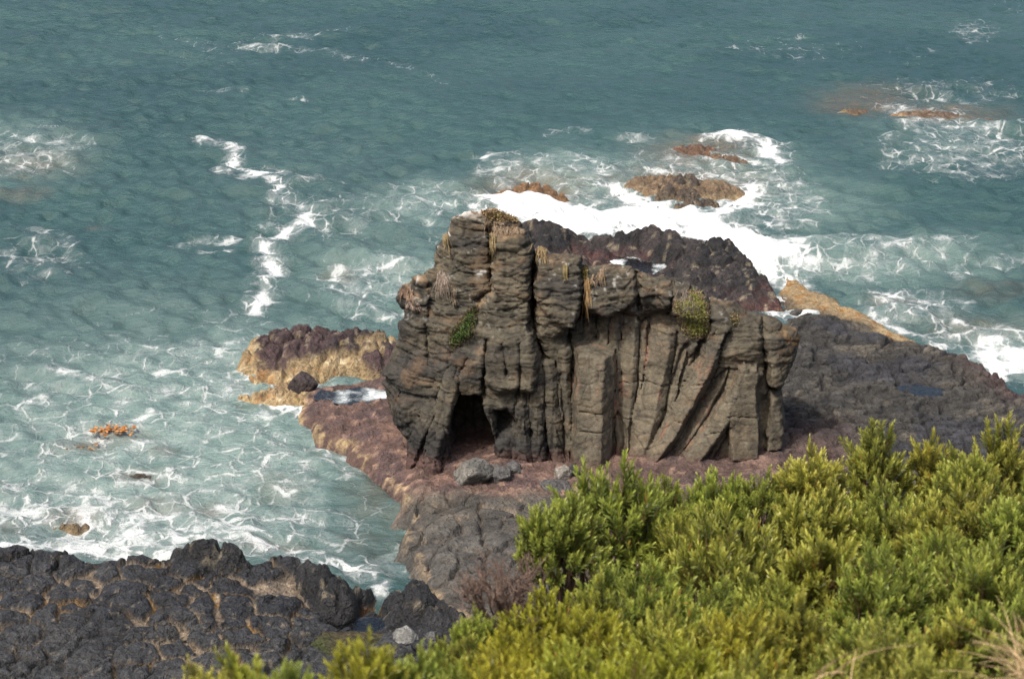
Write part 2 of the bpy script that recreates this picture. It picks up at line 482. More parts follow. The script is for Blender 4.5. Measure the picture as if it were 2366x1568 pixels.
    tag(o, 'teal grey sea with white surf and drifting foam around the rocks', 'sea', kind='structure')
build_sea()
print('sea', time.time()-T0)

# ------------------------------------------------------------------ height-field rocks
BLACK, GREY, RED, YEL, DARKRED, ORANGE, TAN = ((.030,.030,.031), (.085,.078,.072), (.150,.070,.055), (.27,.20,.108), (.062,.040,.038), (.25,.11,.03), (.22,.16,.10))

def field(name, outline, inner=(), res=.08, slope=1.6, edge=.25, rough=None, paint=None, mat='rock', smoothp=3.0, wob=.3, skirt=-.8, holes=(), eps=.5):
    W = [(*on_z(px, py, z), z) for px, py, z in outline]
    I = [(*on_z(px, py, z), z) for px, py, z in inner]
    xs = [p[0] for p in W]; ys = [p[1] for p in W]
    m = 1.6
    gx = np.arange(min(xs)-m, max(xs)+m, res); gy = np.arange(min(ys)-m, max(ys)+m, res*1.3)
    X, Y = np.meshgrid(gx, gy, indexing='ij')
    wx = X + wob*fbm(X*.9, Y*.9, 3, 4, 11); wy = Y + wob*fbm(X*.9, Y*.9, 8, 4, 15)
    sd = sdpoly(wx, wy, W)
    # points along the outline so its heights are followed all round
    L = []
    for i in range(len(W)):
        a, b = W[i-1], W[i]
        n = max(1, int(math.hypot(a[0]-b[0], a[1]-b[1])/1.2))
        for k in range(n):
            t = k/n; L.append(tuple(a[j]*(1-t)+b[j]*t for j in range(3)))
    H = idw(X, Y, L+I*3, smoothp, eps)
    d, col, extra = (None,)*3
    Z = H - np.maximum(0, sd)*slope*(1+.4*vnoise(X*1.3, Y*1.3, 0, 5)) - edge*sstep(-.9, 0, sd)**2
    fallm = sstep(0, .5, sd)
    Z, col = rough(X, Y, Z, sd, H) if rough else (Z, None)
    for px, py, z, rx, ry in holes:          # basins that hold tide pools
        cx, cy = on_z(px, py, z)
        sx = rx/(F/(cy*CP+CH*SP)); sy = ry/(F/(cy*CP+CH*SP)*math.sin(math.atan2(CH, cy)))
        q = np.sqrt(((X-cx)/sx)**2+((Y-cy)/sy)**2) + .6*fbm(X*.9, Y*.9, 0, 4, 21)
        w = 1-sstep(.75, 1.25, q)
        Z = Z*(1-w) + np.minimum(Z, z-.13)*w
    keep = Z > skirt
    kc = keep[:-1, :-1] | keep[1:, :-1] | keep[1:, 1:] | keep[:-1, 1:]
    V = np.stack([X, Y, np.maximum(Z, skirt)], -1).reshape(-1, 3)
    Q = grid_quads(kc)
    V, Q, col = compact(V, Q, col.reshape(-1, 3))
    return obj(name, mesh_np(name, V, Q, col), M[mat]), (X, Y, Z)

def pool(px, py, z, rx, ry, label, foam=0.0, n=56):
    cx, cy = on_z(px, py, z)
    s = F/(cy*CP+CH*SP)
    sx, sy = rx/s*1.25, ry/(s*math.sin(math.atan2(CH-z, cy)))*1.25
    rr = np.linspace(0, 1, 9); a = np.linspace(0, 2*math.pi, n, endpoint=False)
    RRr, A = np.meshgrid(rr, a, indexing='ij')
    k = 1+.12*np.sin(A*3+px)+.08*np.sin(A*5+py)
    X = RRr*np.cos(A)*sx*k; Y = RRr*np.sin(A)*sy*k
    f = np.clip(foam*(.5+1.2*fbm(X*.9+px, Y*.5, 0, 4, 31)) , 0, 1)
    V = np.stack([X+cx, Y+cy, np.full_like(X, z)], -1).reshape(-1, 3)
    idx = np.arange(9*n).reshape(9, n); nx = np.roll(idx, -1, 1)
    Q = np.stack([idx[:-1], idx[1:], nx[1:], nx[:-1]], -1).reshape(-1, 4)
    # drop the degenerate inner ring by starting it slightly out from the middle
    V[:n, 0] = cx + np.cos(a)*.03; V[:n, 1] = cy + np.sin(a)*.03
    o = obj('tide_pool', mesh_np('tide_pool', V, Q, None, True, {'foam': f.ravel()}), M['pool'])
    tag(o, label, 'tide pool', kind='structure')

def craggy(base, hi, lo, a=.28, cell=.9, seed=3, redz=None, yz=(.1, .55), yel=YEL, yamt=1.0, tint=.0):
    def f(X, Y, Z, sd, H):
        e = sstep(.6, -.2, sd)
        f1, f2, cid = worley(X/cell, Y/cell*.8, 0, seed, flat=True)
        g1, g2, gid = worley(X/(cell*.42), Y/(cell*.42), 0, seed+5, flat=True)
        X0 = X
        lump = sstep(.02, .30, f2-f1)*(.55+.9*cid) - .5 + .2*(1-f1**2)
        l2 = sstep(.02, .34, g2-g1)*(.5+.9*gid) - .5
        Z = Z + e*(a*lump*.9 + a*.42*l2 + .20*a*ridged(X*1.1, Y*1.1, 0, 4, seed+9) + .16*a*fbm(X*5, Y*5, 0, 2, seed+11)) + .14*fbm(X*.5, Y*.5, 0, 3, seed)
        n = fbm(X*.7, Y*.7, 2, 4, seed+20); n2 = fbm(X*2.6, Y*2.6, 4, 3, seed+24)
        col = mix(np.broadcast_to(np.array(base, float), X.shape+(3,)), hi, sstep(-.25, .35, n))
        col = mix(col, np.array(base)*.45, (1-sstep(.03, .16, f2-f1))*.75+(1-sstep(.02, .14, g2-g1))*.35)
        low = 1-sstep(yz[0], yz[1], Z + (.22+.5*(yz[1] > .8))*n + .2*n2)
        if redz is not None: col = mix(col, redz[2], (1-sstep(redz[0], redz[1], Z+.3*n+.15*n2))*.9)
        col = mix(col, yel, low*yamt)
        col = mix(col, ORANGE, sstep(.25, .5, fbm(X*1.3, Y*1.3, 9, 3, seed+31))*low*.6)
        col = mix(col, (.45,.38,.25), sstep(.42, .6, fbm(X*3.1, Y*3.1, 1, 2, seed+40))*(.25+.4*low))
        return Z, col*(1+.35*n2)[..., None]
    return f

# central and right hand shelf
plat_out = [(700,955,.3),(722,985,.35),(760,1012,.4),(800,1030,.4),(830,1050,.45),(858,1080,.4),(900,1098,.4),(928,1120,.55),(940,1160,.6),(958,1182,.6),(952,1215,.8),
    (950,1260,.8),(968,1295,.8),(988,1330,.8),(1005,1368,.8),(1060,1405,.9),(1100,1460,1.2),(1200,1560,1.8),(1700,1500,2.0),(2300,1350,2.0),(2700,1150,1.6),(2650,960,1.1),
    (2500,935,1.0),(2366,905,.95),(2335,892,.9),(2290,850,1.1),(2260,825,1.2),(2200,805,1.1),(2150,797,.9),(2118,788,.5),(2060,765,.35),(2010,732,.3),(1985,715,.3),(1930,688,.3),(1880,662,.3),
    (1840,640,.3),(1815,642,.15),(1805,690,.1),(1815,745,.15),(1780,800,.4),(1750,830,.6),(1600,870,.6),(1300,880,.6),(1000,872,.7),(890,862,.8),(800,884,.65),(735,893,.55),(712,908,.45)]
plat_in = [(1850,752,.75),(1900,741,1.05),(1960,748,1.0),(2020,772,.95),(2080,800,.9),(1900,850,1.0),(2100,870,1.0),(2250,930,1.05),(2000,950,1.1),(1880,990,1.2),(1600,1080,1.1),(1300,1090,1.0),(1150,1060,1.0),
    (1000,1000,1.0),(900,960,.85),(800,960,.6),(1000,1120,.8),(1100,1200,.95),(1050,1300,1.0),(1200,1250,1.1),(1150,1400,1.2),(830,1020,.55),(1860,690,.35),(1950,720,.4),(1900,715,.3),(2050,785,.5)]

def plat_rough(X, Y, Z, sd, H):
    PX, PY = to_px(X, Y, H)
    e = sstep(.6, -.2, sd)
    # zones
    nz = 40*fbm(X*.5, Y*.5, 4, 4, 70)
    redw = sstep(1345, 1300, PX+nz) * sstep(1165, 1120, PY+nz*.8)
    red2 = sstep(1000, 1060, PY+nz)*sstep(1300, 1400, PX)*sstep(2150, 1900, PX+nz)
    red = np.maximum(redw, red2*.9)
    right = sstep(1790, 1830, PX+nz*.3)
    yel = np.clip(sstep(30, -10, dline(PX, PY, [(1820,650),(1870,690),(1960,715),(2060,770),(2120,792)], 1.2)-24+nz*.5), 0, 1)*sstep(.85, .6, Z)
    pave = (1-red)*(1-right)
    # grey pavement: worn blocks
    f1, f2, cid = worley(X/1.05+.3*fbm(X*.9, Y*.9, 0, 3, 3), Y/1.15+.3*fbm(X*.9, Y*.9, 5, 3, 3), 0, 33, flat=True, jit=1.0)
    groove = 1-sstep(.03, .15, f2-f1)
    g1, g2, _ = worley(X/.36, Y/.40, 0, 35, flat=True)
    gr2 = np.exp(-((g2-g1)/.10)**2)
    blk = .09*(1-f1**2) - .24*groove + .22*(cid-.5) - .025*gr2 + .06*ridged(X*1.2, Y*1.2, 0, 3, 36)
    # right shelf: low plates with long cracks
    r1, r2, rid = worley((X+.5*Y)/.75, (Y-.3*X)/.5, 0, 43, flat=True)
    rg = np.exp(-((r2-r1)/.13)**2)
    R1, R2, Rid = worley((X+.4*Y)/2.6, (Y-.2*X)/1.9, 0, 47, flat=True)
    bg = np.exp(-((R2-R1)/.05)**2)
    plate = .15*(rid-.5) - .15*rg - .26*bg + .12*(Rid-.5) + .10*fbm(X*1.2, Y*1.2, 0, 4, 48) + .10*ridged(X*1.5, Y*1.8, 0, 5, 49)
    n = fbm(X*.8, Y*.8, 2, 4, 50); n2 = fbm(X*3, Y*3, 2, 3, 55)
    rd = .20*ridged(X*.8, Y*1.0, 0, 5, 52) + .06*n2 + .06*ridged(X*3, Y*3, 0, 3, 54)
    yl = .14*ridged(X*1.2, Y*1.2, 0, 4, 58)
    Z = Z + e*(pave*blk + right*(1-yel)*plate + red*(1-right)*rd + yel*yl)
    crag = np.exp(-(sd/.8)**2)*right*(1-yel)
    Z = Z + crag*.22*ridged(X*1.3, Y*1.3, 3, 3, 59)
    base = np.broadcast_to(np.array((.072,.067,.058)), X.shape+(3,))
    base = mix(base, (.105,.090,.070), sstep(-.2, .4, n)*.8)
    base = mix(base, (.22,.165,.115), groove*.75*sstep(-.05, .25, n2+.1*n))
    base = mix(base, (.045,.043,.042), np.exp(-((f2-f1)/.085)**2)*.85*(.35+.65*sstep(.2, -.2, n2+n*.5)))  # crevices between the blocks darkened, shade put into the colour
    base = base*(.70+.5*cid)[..., None]
    base = mix(base, (.066,.063,.057), sstep(1190, 1330, PY+nz)*.6)
    rc = mix(np.broadcast_to(np.array((.042,.040,.035)), X.shape+(3,)), (.074,.066,.052), sstep(-.2, .4, n))
    rc = mix(rc, (.035,.035,.038), sstep(.0, .4, fbm(X*.5, Y*.5, 7, 3, 61)))
    rc = rc*(.72+.56*rid)[..., None]
    rc = mix(rc, (.016,.016,.017), np.maximum(rg*.95, bg)*.9)
    rc = mix(rc, (.085,.056,.048), sstep(930, 1030, PY+nz)*sstep(2100, 1850, PX+nz*2)*.8)
    rc = mix(rc, DARKRED, np.exp(-(sd/1.1)**2)*sstep(2150, 2280, PX)*.8)
    rdc = mix(np.broadcast_to(np.array((.095,.060,.049)), X.shape+(3,)), (.148,.092,.071), sstep(-.1, .4, n))
    rdc = mix(rdc, (.075,.050,.047), sstep(.0, .4, fbm(X*.9, Y*.9, 5, 4, 63))*.9)
    rdc = mix(rdc, YEL, np.clip(np.exp(-((sd+.0)/.19)**2)*sstep(-.2, .2, n2+n)*1.0, 0, 1))
    rdc = mix(rdc, (.26,.17,.12), sstep(.3, .5, n2)*.5)
    col = mix(base, rdc, red)
    col = mix(col, rc, right)
    col = mix(col, mix(np.broadcast_to(np.array(YEL), X.shape+(3,)), (.20,.11,.04), sstep(0, .4, n2)), yel)
    edge = np.exp(-(np.maximum(sd+.15, 0)/.25)**2)*sstep(-.25, 0, sd)*(1-right)*(PY > 1100)
    col = mix(col, (.30,.22,.13), edge*.8*sstep(-.3, .2, n2))
    return Z, col*(1+.3*n2)[..., None]

o, PLAT = field('rock_shelf', plat_out, plat_in, .058, 1.5, .2, plat_rough, mat='rock', wob=.35,
                holes=[(835,914,.62,78,19),(2125,905,1.06,34,9),(2080,930,1.08,22,5)])
tag(o, 'reddish and grey basalt shelf around the foot of the sea stack', 'rock shelf', kind='structure')
pool(835, 914, .615, 84, 22, 'still grey tide pool in the red shelf beside the stack', .50)
pool(2125, 905, .97, 44, 14, 'shallow sky grey puddle on the dark shelf right of the stack', .22)

# black foreground pavement
def pav_rough(X, Y, Z, sd, H):
    e = sstep(.5, -.2, sd)
    wx = X+.42*fbm(X*.7, Y*.7, 0, 4, 81); wy = Y+.42*fbm(X*.7, Y*.7, 4, 4, 84)
    f1, f2, cid = worley(wx/1.12, wy/1.15, 0, 86, flat=True, jit=1.0)
    h1, h2, hid = worley(wx/.75+7, wy/.7, 0, 87, flat=True, jit=1.0)
    n = fbm(X*.8, Y*.8, 2, 4, 90); n2 = fbm(X*3, Y*3, 2, 3, 95)
    hide = sstep(-.22, .22, fbm(X*.33, Y*.33, 6, 3, 92))        # 0 where the gaps close up
    hide2 = sstep(.0, .3, fbm(X*.4, Y*.4, 11, 3, 93))
    gap = np.minimum((f2-f1) + .05*(1-hide), (h2-h1)*.80 + .035 + .10*(1-hide2)) + .03*n2
    g1, g2, gid = worley(wx/.55, wy/.55, 0, 89, flat=True)
    sub = np.exp(-((g2-g1)/.09)**2)
    top = sstep(.07, .125, gap)
    seaward = sstep(1345, 1290, to_px(X, Y, H)[1])
    Z = Z + e*((.12+.13*seaward)*top - .08 + top*(.20*(cid-.5) + .12*(hid-.5) - .05*sub + .11*sstep(.05, .55, gap)) + .065*ridged(X*1.2, Y*1.2, 0, 5, 96)*(.05+.95*top) + .05*ridged(X*2.6, Y*3.4, 0, 4, 98)*top)
    col = mix(np.broadcast_to(np.array((.021,.022,.0245)), X.shape+(3,)), (.038,.039,.041), sstep(-.2, .4, n))
    PX, PY = to_px(X, Y, H)
    col = mix(col, (.050,.050,.049), sstep(1400, 1560, PY+70*n)*.8)
    col = mix(col, (.010,.010,.011), sub*.5)
    mat_ = sstep(.110, .082, gap)*(.12+.88*hide)
    mcol = mix(np.broadcast_to(np.array((.20,.155,.108)), X.shape+(3,)), (.22,.125,.035), sstep(-.05, .3, fbm(X*.9, Y*.9, 12, 3, 97)))
    mcol = mix(mcol, (.28,.22,.15), sstep(.1, .4, n2))
    col = mix(col, mcol, mat_*e)
    col = mix(col, (.008,.008,.008), np.maximum(np.exp(-((gap-.128)/.022)**2)*.9, sstep(.12, .08, gap)*(1-hide)*.9))  # block sides and closed cracks blackened: their shade is painted in
    sp = sstep(.52, .62, fbm(X*5.5, Y*5.5, 1, 2, 99))
    col = mix(col, (.20,.165,.12), sp*.45)
    return Z, col*(1+.3*n2)[..., None]
pav_out = [(-260,1300,1.0),(-100,1275,1.0),(0,1272,1.1),(60,1266,1.2),(115,1282,1.1),(135,1275,1.1),(215,1298,1.0),(275,1290,1.0),(330,1280,1.05),(395,1300,.9),(450,1300,.9),(560,1310,.8),(640,1290,.9),(690,1295,.9),
    (700,1330,.6),(735,1420,.5),(800,1440,.4),(850,1430,.3),(878,1428,-.1),(902,1434,.3),(960,1445,.5),(1020,1450,.7),(1080,1450,1.0),(1150,1600,1.6),(900,1800,2.0),(300,1850,2.0),(-300,1750,1.6)]
pav_in = [(100,1350,1.0),(300,1350,1.0),(500,1360,.95),(200,1450,1.05),(450,1450,1.0),(650,1450,.9),(820,1480,.6),(950,1490,.8),(100,1540,1.1),(400,1540,1.1),(700,1550,1.0),(900,1550,1.0)]
o, PAV = field('rock_pavement', pav_out, pav_in, .047, 1.8, .15, pav_rough, mat='wet', wob=.3, holes=[(815,1445,.52,70,14),(415,1478,.9,40,8)])
tag(o, 'black wet basalt pavement of rounded blocks with tan mats in the gaps', 'rock pavement', kind='structure')
pool(815, 1447, .46, 80, 16, 'dark tide pool behind the leaning black slab')
pool(418, 1479, .80, 34, 8, 'small dark puddle among the black pavement blocks')
print('shelves', time.time()-T0)

def rockthing(name, label, cat, outline, inner=(), group=None, **kw):
    o, d = field(name, outline, inner, **kw)
    # put the origin at the rock's middle
    me = o.data
    n = len(me.vertices); v = np.empty(n*3, np.float32); me.vertices.foreach_get('co', v); v = v.reshape(-1, 3)
    c = np.array([v[:, 0].mean(), v[:, 1].mean(), 0], np.float32)
    me.vertices.foreach_set('co', (v-c).ravel()); me.update(); o.location = c.tolist()
    return tag(o, label, cat, group)

rockthing('rock_ridge', 'long dark craggy rock ridge with reddish base behind the sea stack', 'rock ridge',
    [(1195,525,1.3),(1225,505,1.8),(1262,497,2.0),(1305,514,1.7),(1340,547,1.0),(1380,566,.45),(1408,562,.6),(1420,540,1.2),(1434,514,1.9),(1470,503,2.2),(1512,503,2.2),(1560,520,2.0),(1592,550,1.4),(1622,566,.9),(1645,560,1.0),(1655,530,1.6),(1690,548,1.5),(1725,582,1.2),
     (1742,622,1.0),(1775,640,1.1),(1792,665,1.1),(1806,706,.5),(1795,724,.1),(1740,732,.1),(1700,735,.15),(1620,745,.2),(1500,725,.3),(1350,705,.4),(1250,690,.5),(1190,610,.7)],
    [(1400,585,.7),(1440,600,.5),(1540,615,.7),(1480,585,.7),(1550,560,1.5),(1600,600,1.3),(1620,640,1.2),(1700,650,1.1),(1700,690,.7),(1620,690,.7),(1350,590,.6),(1260,550,1.4),(1290,600,.8),(1480,635,.5),(1740,680,.9)],
    res=.085, slope=1.8, edge=.15, rough=craggy((.017,.0165,.017), (.036,.030,.029), None, .21, .95, 3, redz=(.35,1.05,(.090,.044,.038)), yz=(.0,.35), yamt=.75), mat='rock', holes=[(1470,614,.62,78,24)], eps=.25)
pool(1470, 614, .58, 90, 28, 'foamy tide pool in the dark ridge behind the sea stack', .95)
rockthing('rock_islet', 'yellow and dark purple rock islet left of the sea stack', 'rock islet',
    [(590,768,.85),(640,754,1.0),(700,742,1.25),(780,744,1.25),(850,757,1.0),(900,775,.8),(925,800,.6),(930,850,.2),(870,862,.1),(800,853,.1),(745,882,.08),(640,888,.05),(592,880,.05),(562,858,.0),(558,832,.35),(562,806,.6)],
    [(700,790,1.15),(800,800,.95),(850,830,.5),(620,812,.6),(670,850,.18),(720,850,.25),(640,790,.9),(870,800,.8)],
    res=.07, slope=1.5, edge=.2, rough=craggy((.030,.023,.024), (.062,.040,.039), None, .24, .8, 13, yz=(.30,.85), yamt=1.0), mat='rock')
rockthing('rock_ledge', 'low yellow rock ledge below the islet at the tip of the red shelf', 'rock',
    [(558,922,.02),(600,902,.22),(640,889,.32),(700,890,.45),(718,905,.5),(712,945,.25),(655,944,.05),(600,932,.02)], [(660,915,.42)],
    res=.06, slope=1.4, edge=.1, rough=craggy((.20,.14,.08), (.30,.21,.10), None, .2, .7, 23, yz=(.2,.6)), mat='rock')
rockthing('surf_rock', 'long rusty orange rock washed by white surf behind the stack', 'rock',
    [(1140,444,.05),(1190,430,.35),(1240,425,.6),(1300,440,.75),(1335,455,.6),(1344,475,.1),(1280,480,.0),(1230,472,.0),(1180,456,.0)], [(1260,450,.45)],
    group='rocks in the surf behind the stack', res=.09, slope=1.2, edge=.1, rough=craggy((.115,.07,.038), (.18,.10,.045), None, .24, .8, 27, yz=(-.1,.2)), mat='wet')
rockthing('surf_rock', 'broad flat brown rock carrying dark blocks in the white surf', 'rock',
    [(1438,432,.05),(1470,406,.35),(1540,404,.42),(1600,410,.45),(1680,416,.45),(1722,436,.25),(1700,452,.05),(1640,456,.05),(1570,452,.1),(1500,450,.05)], [(1560,430,.35)],
    group='rocks in the surf behind the stack', res=.09, slope=1.2, edge=.1, rough=craggy((.14,.095,.055), (.20,.14,.08), None, .2, .9, 37, yz=(-.2,.2)), mat='wet')
for i, (lab, pts) in enumerate([
    ('blocky pale brown boulder at left on the broad brown surf rock', [(1512,440,.45),(1528,424,.62),(1556,423,.62),(1564,440,.4),(1552,459,.1),(1518,458,.1)]),
    ('dark ragged boulder highest on the broad brown surf rock', [(1556,412,.62),(1570,399,.75),(1602,404,.72),(1614,416,.6),(1608,434,.3),(1568,430,.35)]),
    ('dark boulder between two others on the front of the surf rock', [(1560,446,.45),(1580,428,.66),(1606,432,.66),(1614,452,.3),(1600,466,.1),(1568,464,.1)]),
    ('dark foam ringed boulder nearest the stack among the surf rocks', [(1564,472,.3),(1592,458,.55),(1642,452,.55),(1656,468,.3),(1622,490,.0),(1582,494,.0)])]):
    rockthing('surf_boulder', lab, 'boulder', pts, (), group='boulders on the surf rock', res=.07, slope=2.0, edge=.15,
              rough=craggy((.055,.042,.032), (.10,.075,.05), None, .26, .7, 40+i, yz=(-.1,.3), yamt=.5), mat='wet', wob=.25)
rockthing('surf_rock', 'farthest rusty rock in front of the breaking white wave', 'rock',
    [(1546,348,.05),(1580,334,.3),(1630,335,.35),(1664,350,.2),(1645,364,.0),(1580,362,.0)], [(1610,348,.3)],
    group='rocks in the surf behind the stack', res=.1, slope=1.0, edge=.1, rough=craggy((.12,.068,.04), (.17,.09,.048), None, .2, .9, 47, yz=(-.2,.1)), mat='wet')
rockthing('surf_rock', 'low brown rock under the breaking wave with foam in front', 'rock',
    [(1618,362,.03),(1660,354,.22),(1710,362,.2),(1728,378,.05),(1690,390,.0),(1640,376,.0)], (),
    group='rocks in the surf behind the stack', res=.1, slope=1.0, edge=.08, rough=craggy((.11,.07,.04), (.17,.11,.06), None, .18, .9, 49, yz=(-.2,.1)), mat='wet')
rockthing('reef_rock', 'small rusty reef top on the far right awash at left end', 'rock',
    [(1940,254,.05),(1965,248,.22),(1998,250,.2),(2004,258,.05),(1975,264,.0)], (), group='reef tops at far right', res=.1, slope=.8, edge=.05, rough=craggy((.10,.068,.042), (.14,.09,.052), None, .18, .8, 51, yz=(-.2,.05)), mat='wet')
rockthing('reef_rock', 'long thin rusty reef top lined with white foam at far right', 'rock',
    [(2070,262,.03),(2130,256,.15),(2200,258,.2),(2270,272,.15),(2310,284,.03),(2240,284,.0),(2150,274,.0)], (), group='reef tops at far right', res=.11, slope=.6, edge=.05, rough=craggy((.11,.075,.05), (.15,.10,.06), None, .15, .8, 53, yz=(-.2,.05)), mat='wet')
rockthing('bay_rock', 'rounded brown rock just breaking the foamy water near the black pavement', 'rock',
    [(132,1212,.02),(150,1198,.3),(185,1198,.3),(200,1212,.05),(170,1220,.0)], (), res=.06, slope=.9, edge=.08, rough=craggy((.09,.065,.04), (.15,.11,.06), None, .12, .6, 57, yz=(-.2,.1)), mat='wet')
rockthing('bay_rock', 'small dark rock tip awash in the middle of the bay', 'rock',
    [(298,1100,.02),(318,1093,.2),(338,1097,.12),(325,1106,.0)], (), res=.05, slope=.9, edge=.05, rough=craggy((.05,.04,.03), (.09,.07,.05), None, .1, .5, 59, yz=(-.2,.05), yamt=.3), mat='wet')
blackpaint = dict(rough=craggy((.0125,.013,.014), (.024,.024,.025), None, .26, .8, 63, yz=(.0,.3), yel=(.20,.14,.07), yamt=.7), mat='wet', wob=.22, res=.06)
rockthing('black_outcrop', 'tall black outcrop standing highest on the seaward edge of the pavement', 'rock',
    [(402,1258,1.35),(425,1238,1.6),(480,1229,1.65),(530,1235,1.6),(562,1262,1.4),(578,1292,1.1),(545,1325,.9),(470,1328,.9),(412,1306,1.0)], [(480,1270,1.45)], slope=2.2, edge=.25, **blackpaint)
rockthing('leaning_slab', 'big black slab leaning over the white water at the pavement end', 'rock',
    [(697,1284,1.35),(712,1272,1.5),(745,1277,1.5),(800,1303,1.4),(850,1335,1.1),(866,1350,.7),(856,1368,.5),(828,1385,.5),(825,1420,.5),(790,1432,.5),(745,1415,.6),(725,1360,.9)], [(770,1340,1.4),(775,1390,.9)], slope=2.2, edge=.22, **blackpaint)
rockthing('black_outcrop', 'dark jagged triangular outcrop between the leaning slab and grey shelf', 'rock',
    [(906,1374,.6),(916,1350,1.0),(957,1312,1.5),(975,1320,1.5),(1010,1362,1.35),(1065,1408,1.3),(1060,1440,1.0),(1010,1462,.8),(950,1450,.7),(905,1420,.5)], [(965,1370,1.4)], slope=2.0, edge=.22, **blackpaint)
print('rocks', time.time()-T0)

# ------------------------------------------------------------------ the sea stack
def build_stack():
    h = .048
    x0, x1, y0, y1, z0, z1 = -5.4, 11.4, 66.6, 77.0, .2, 11.0
    gx = np.arange(x0, x1, h); gy = np.arange(y0, y1, h); gz = np.arange(z0, z1, h)
    X, Z = np.meshgrid(gx, gz, indexing='ij')
    yref = 68.6 + .35*(Z-1)
    PX, PY = to_px(X, yref, Z)
    wob = 5*fbm(X*.9, 0*X, Z*.9, 3, 101); wob2 = 5*fbm(X*.9, 0*X+4, Z*.9, 3, 104)
    QX, QY = PX+wob, PY+wob2
    sil = [(935,1045),(905,985),(886,950),(884,925),(896,850),(912,790),(932,745),(908,692),(922,668),(980,648),(1003,610),(1000,575),(1018,535),(1036,522),(1040,488),(1075,476),(1130,476),(1165,488),(1196,506),
           (1216,538),(1238,572),(1268,586),(1328,590),(1348,600),(1358,622),(1395,612),(1452,621),(1512,650),(1562,662),(1585,676),(1628,690),(1642,705),(1692,712),(1746,740),(1802,756),(1842,778),(1858,822),(1852,842),(1834,872),
           (1824,902),(1816,950),(1826,1010),(1824,1200),(935,1200)]
    d2 = sdpoly(QX, QY, sil)/65.0
    ctrl = [(890,940,1.3),(940,960,.35),(920,850,.8),(960,880,.25),(930,700,.9),(960,720,.35),(1000,1060,.25),(1080,860,-.25),(1180,820,-.55),(1180,700,-.35),(1020,700,.15),(1100,600,.15),(1100,500,.35),(1190,570,.1),(1060,780,.0),
            (1290,640,-.25),(1290,740,-.1),(1280,850,.45),(1290,1000,.4),(1220,1000,.2),(1160,900,-.1),(1350,650,.0),(1345,760,1.5),(1420,780,1.4),(1460,900,1.15),(1500,1040,.5),(1400,655,-.35),(1460,680,-.1),(1540,690,-.15),(1530,760,.75),(1600,760,.3),(1600,850,.5),
            (1660,740,-.05),(1700,800,.0),(1760,780,-.05),(1720,900,.35),(1640,950,.45),(1650,1040,.35),(1770,900,.65),(1800,950,1.1),(1820,820,.55),(1850,830,.9),(1800,1030,1.0),(1600,1060,.35),(1400,1060,.6)]
    D = idw(QX, QY, ctrl, 3.2, 60.0)
    # overhanging lip above the tall columns
    lip = sdpoly(QX, QY, [(1340,600),(1460,610),(1570,655),(1640,700),(1640,745),(1560,735),(1500,690),(1440,720),(1400,735),(1352,715)])/65
    D = np.where(lip < .2, np.minimum(D, -.35 + .9*sstep(-.25, .12, lip) + .12*(QX-1400)/200), D)
    def plate(pts, val, w=.12):
        nonlocal D
        s = sdpoly(QX, QY, pts)/65
        m = 1-sstep(-w, w, s)
        D = D*(1-m) + (val if not callable(val) else val(QX, QY))*m
    # masses of the left half: a stepped tower and a buttress
    plate([(1040,480),(1130,476),(1145,560),(1135,640),(1110,690),(1040,690),(1020,600)], .12, .2)
    plate([(1142,545),(1215,540),(1232,640),(1228,760),(1180,780),(1110,720),(1140,640)], -.30, .2)
    plate([(1240,592),(1342,592),(1345,700),(1325,760),(1290,745),(1245,700)], -.35, .15)
    plate([(1115,790),(1225,770),(1240,840),(1235,900),(1150,900),(1120,860)], -.50, .2)
    D2 = [None]
    def crack(pts, w, dep):
        nonlocal D
        d = dline(QX, QY, pts)
        D = D + dep*np.exp(-(d/w)**2)
    crack([(1234,585),(1230,658),(1234,752),(1258,842),(1275,970),(1271,1059)], 7, 1.1)
    crack([(1228,640),(1232,700),(1236,765)], 9, 1.0)
    crack([(1347,735),(1326,764),(1317,820),(1322,948),(1326,1060)], 8, .9)
    crack([(1346,610),(1350,700),(1340,745)], 7, .7)
    crack([(1133,530),(1138,607),(1132,675),(1102,701)], 7, .6)
    crack([(1046,820),(1027,897),(1012,945)], 6, .6)
    crack([(1121,786),(1121,863),(1119,918)], 5, .5)
    crack([(1160,790),(1172,860)], 4, .3); crack([(1200,780),(1205,860),(1196,900)], 4, .3)
    crack([(985,650),(1000,700),(985,760),(990,850)], 6, .25)
    crack([(1470,640),(1474,720)], 6, .45); crack([(1555,665),(1550,740)], 6, .4)
    crack([(1646,705),(1640,760),(1600,850)], 7, .5); crack([(1765,750),(1772,850),(1790,930)], 7, .55)
    def column(b, tpt, hw, Dc, s1=1.4, s2=1.4, apex=0.0, ends=True, topdrop=1.2, curve=0.0):
        nonlocal D
        bx, by = b; tx, ty = tpt
        ex, ey = tx-bx, ty-by; L = math.hypot(ex, ey); ex /= L; ey /= L
        wx, wy = QX-bx, QY-by
        t = (wx*ex+wy*ey)/L
        u = (wx*-ey+wy*ex)                       # positive to the right of the axis going up
        if ey < 0: u = -(wx*ey-wy*ex)
        u = u - curve*4*t*(1-t)
        v = (u-apex)/65.0; H = hw/65.0
        prof = np.maximum(np.maximum(v*s2*.65, -v*s1*.42), 0) + np.maximum(np.abs(u/65.0)-H, 0)*7
        Dz = Dc + prof
        over = np.maximum(t-1, 0)*L/65.0
        Dz = Dz + np.minimum(over*9, 3) * topdrop
        if D2[0] is None: D2[0] = np.full_like(D, 9.0)
        D2[0] = np.minimum(D2[0], np.maximum(D, Dz))
        D = np.minimum(D, Dz)
    # tall smooth columns, fanning out to the right
    column((1330,1000), (1338,760), 14, .75)
    column((1356,900), (1372,742), 18, .95)
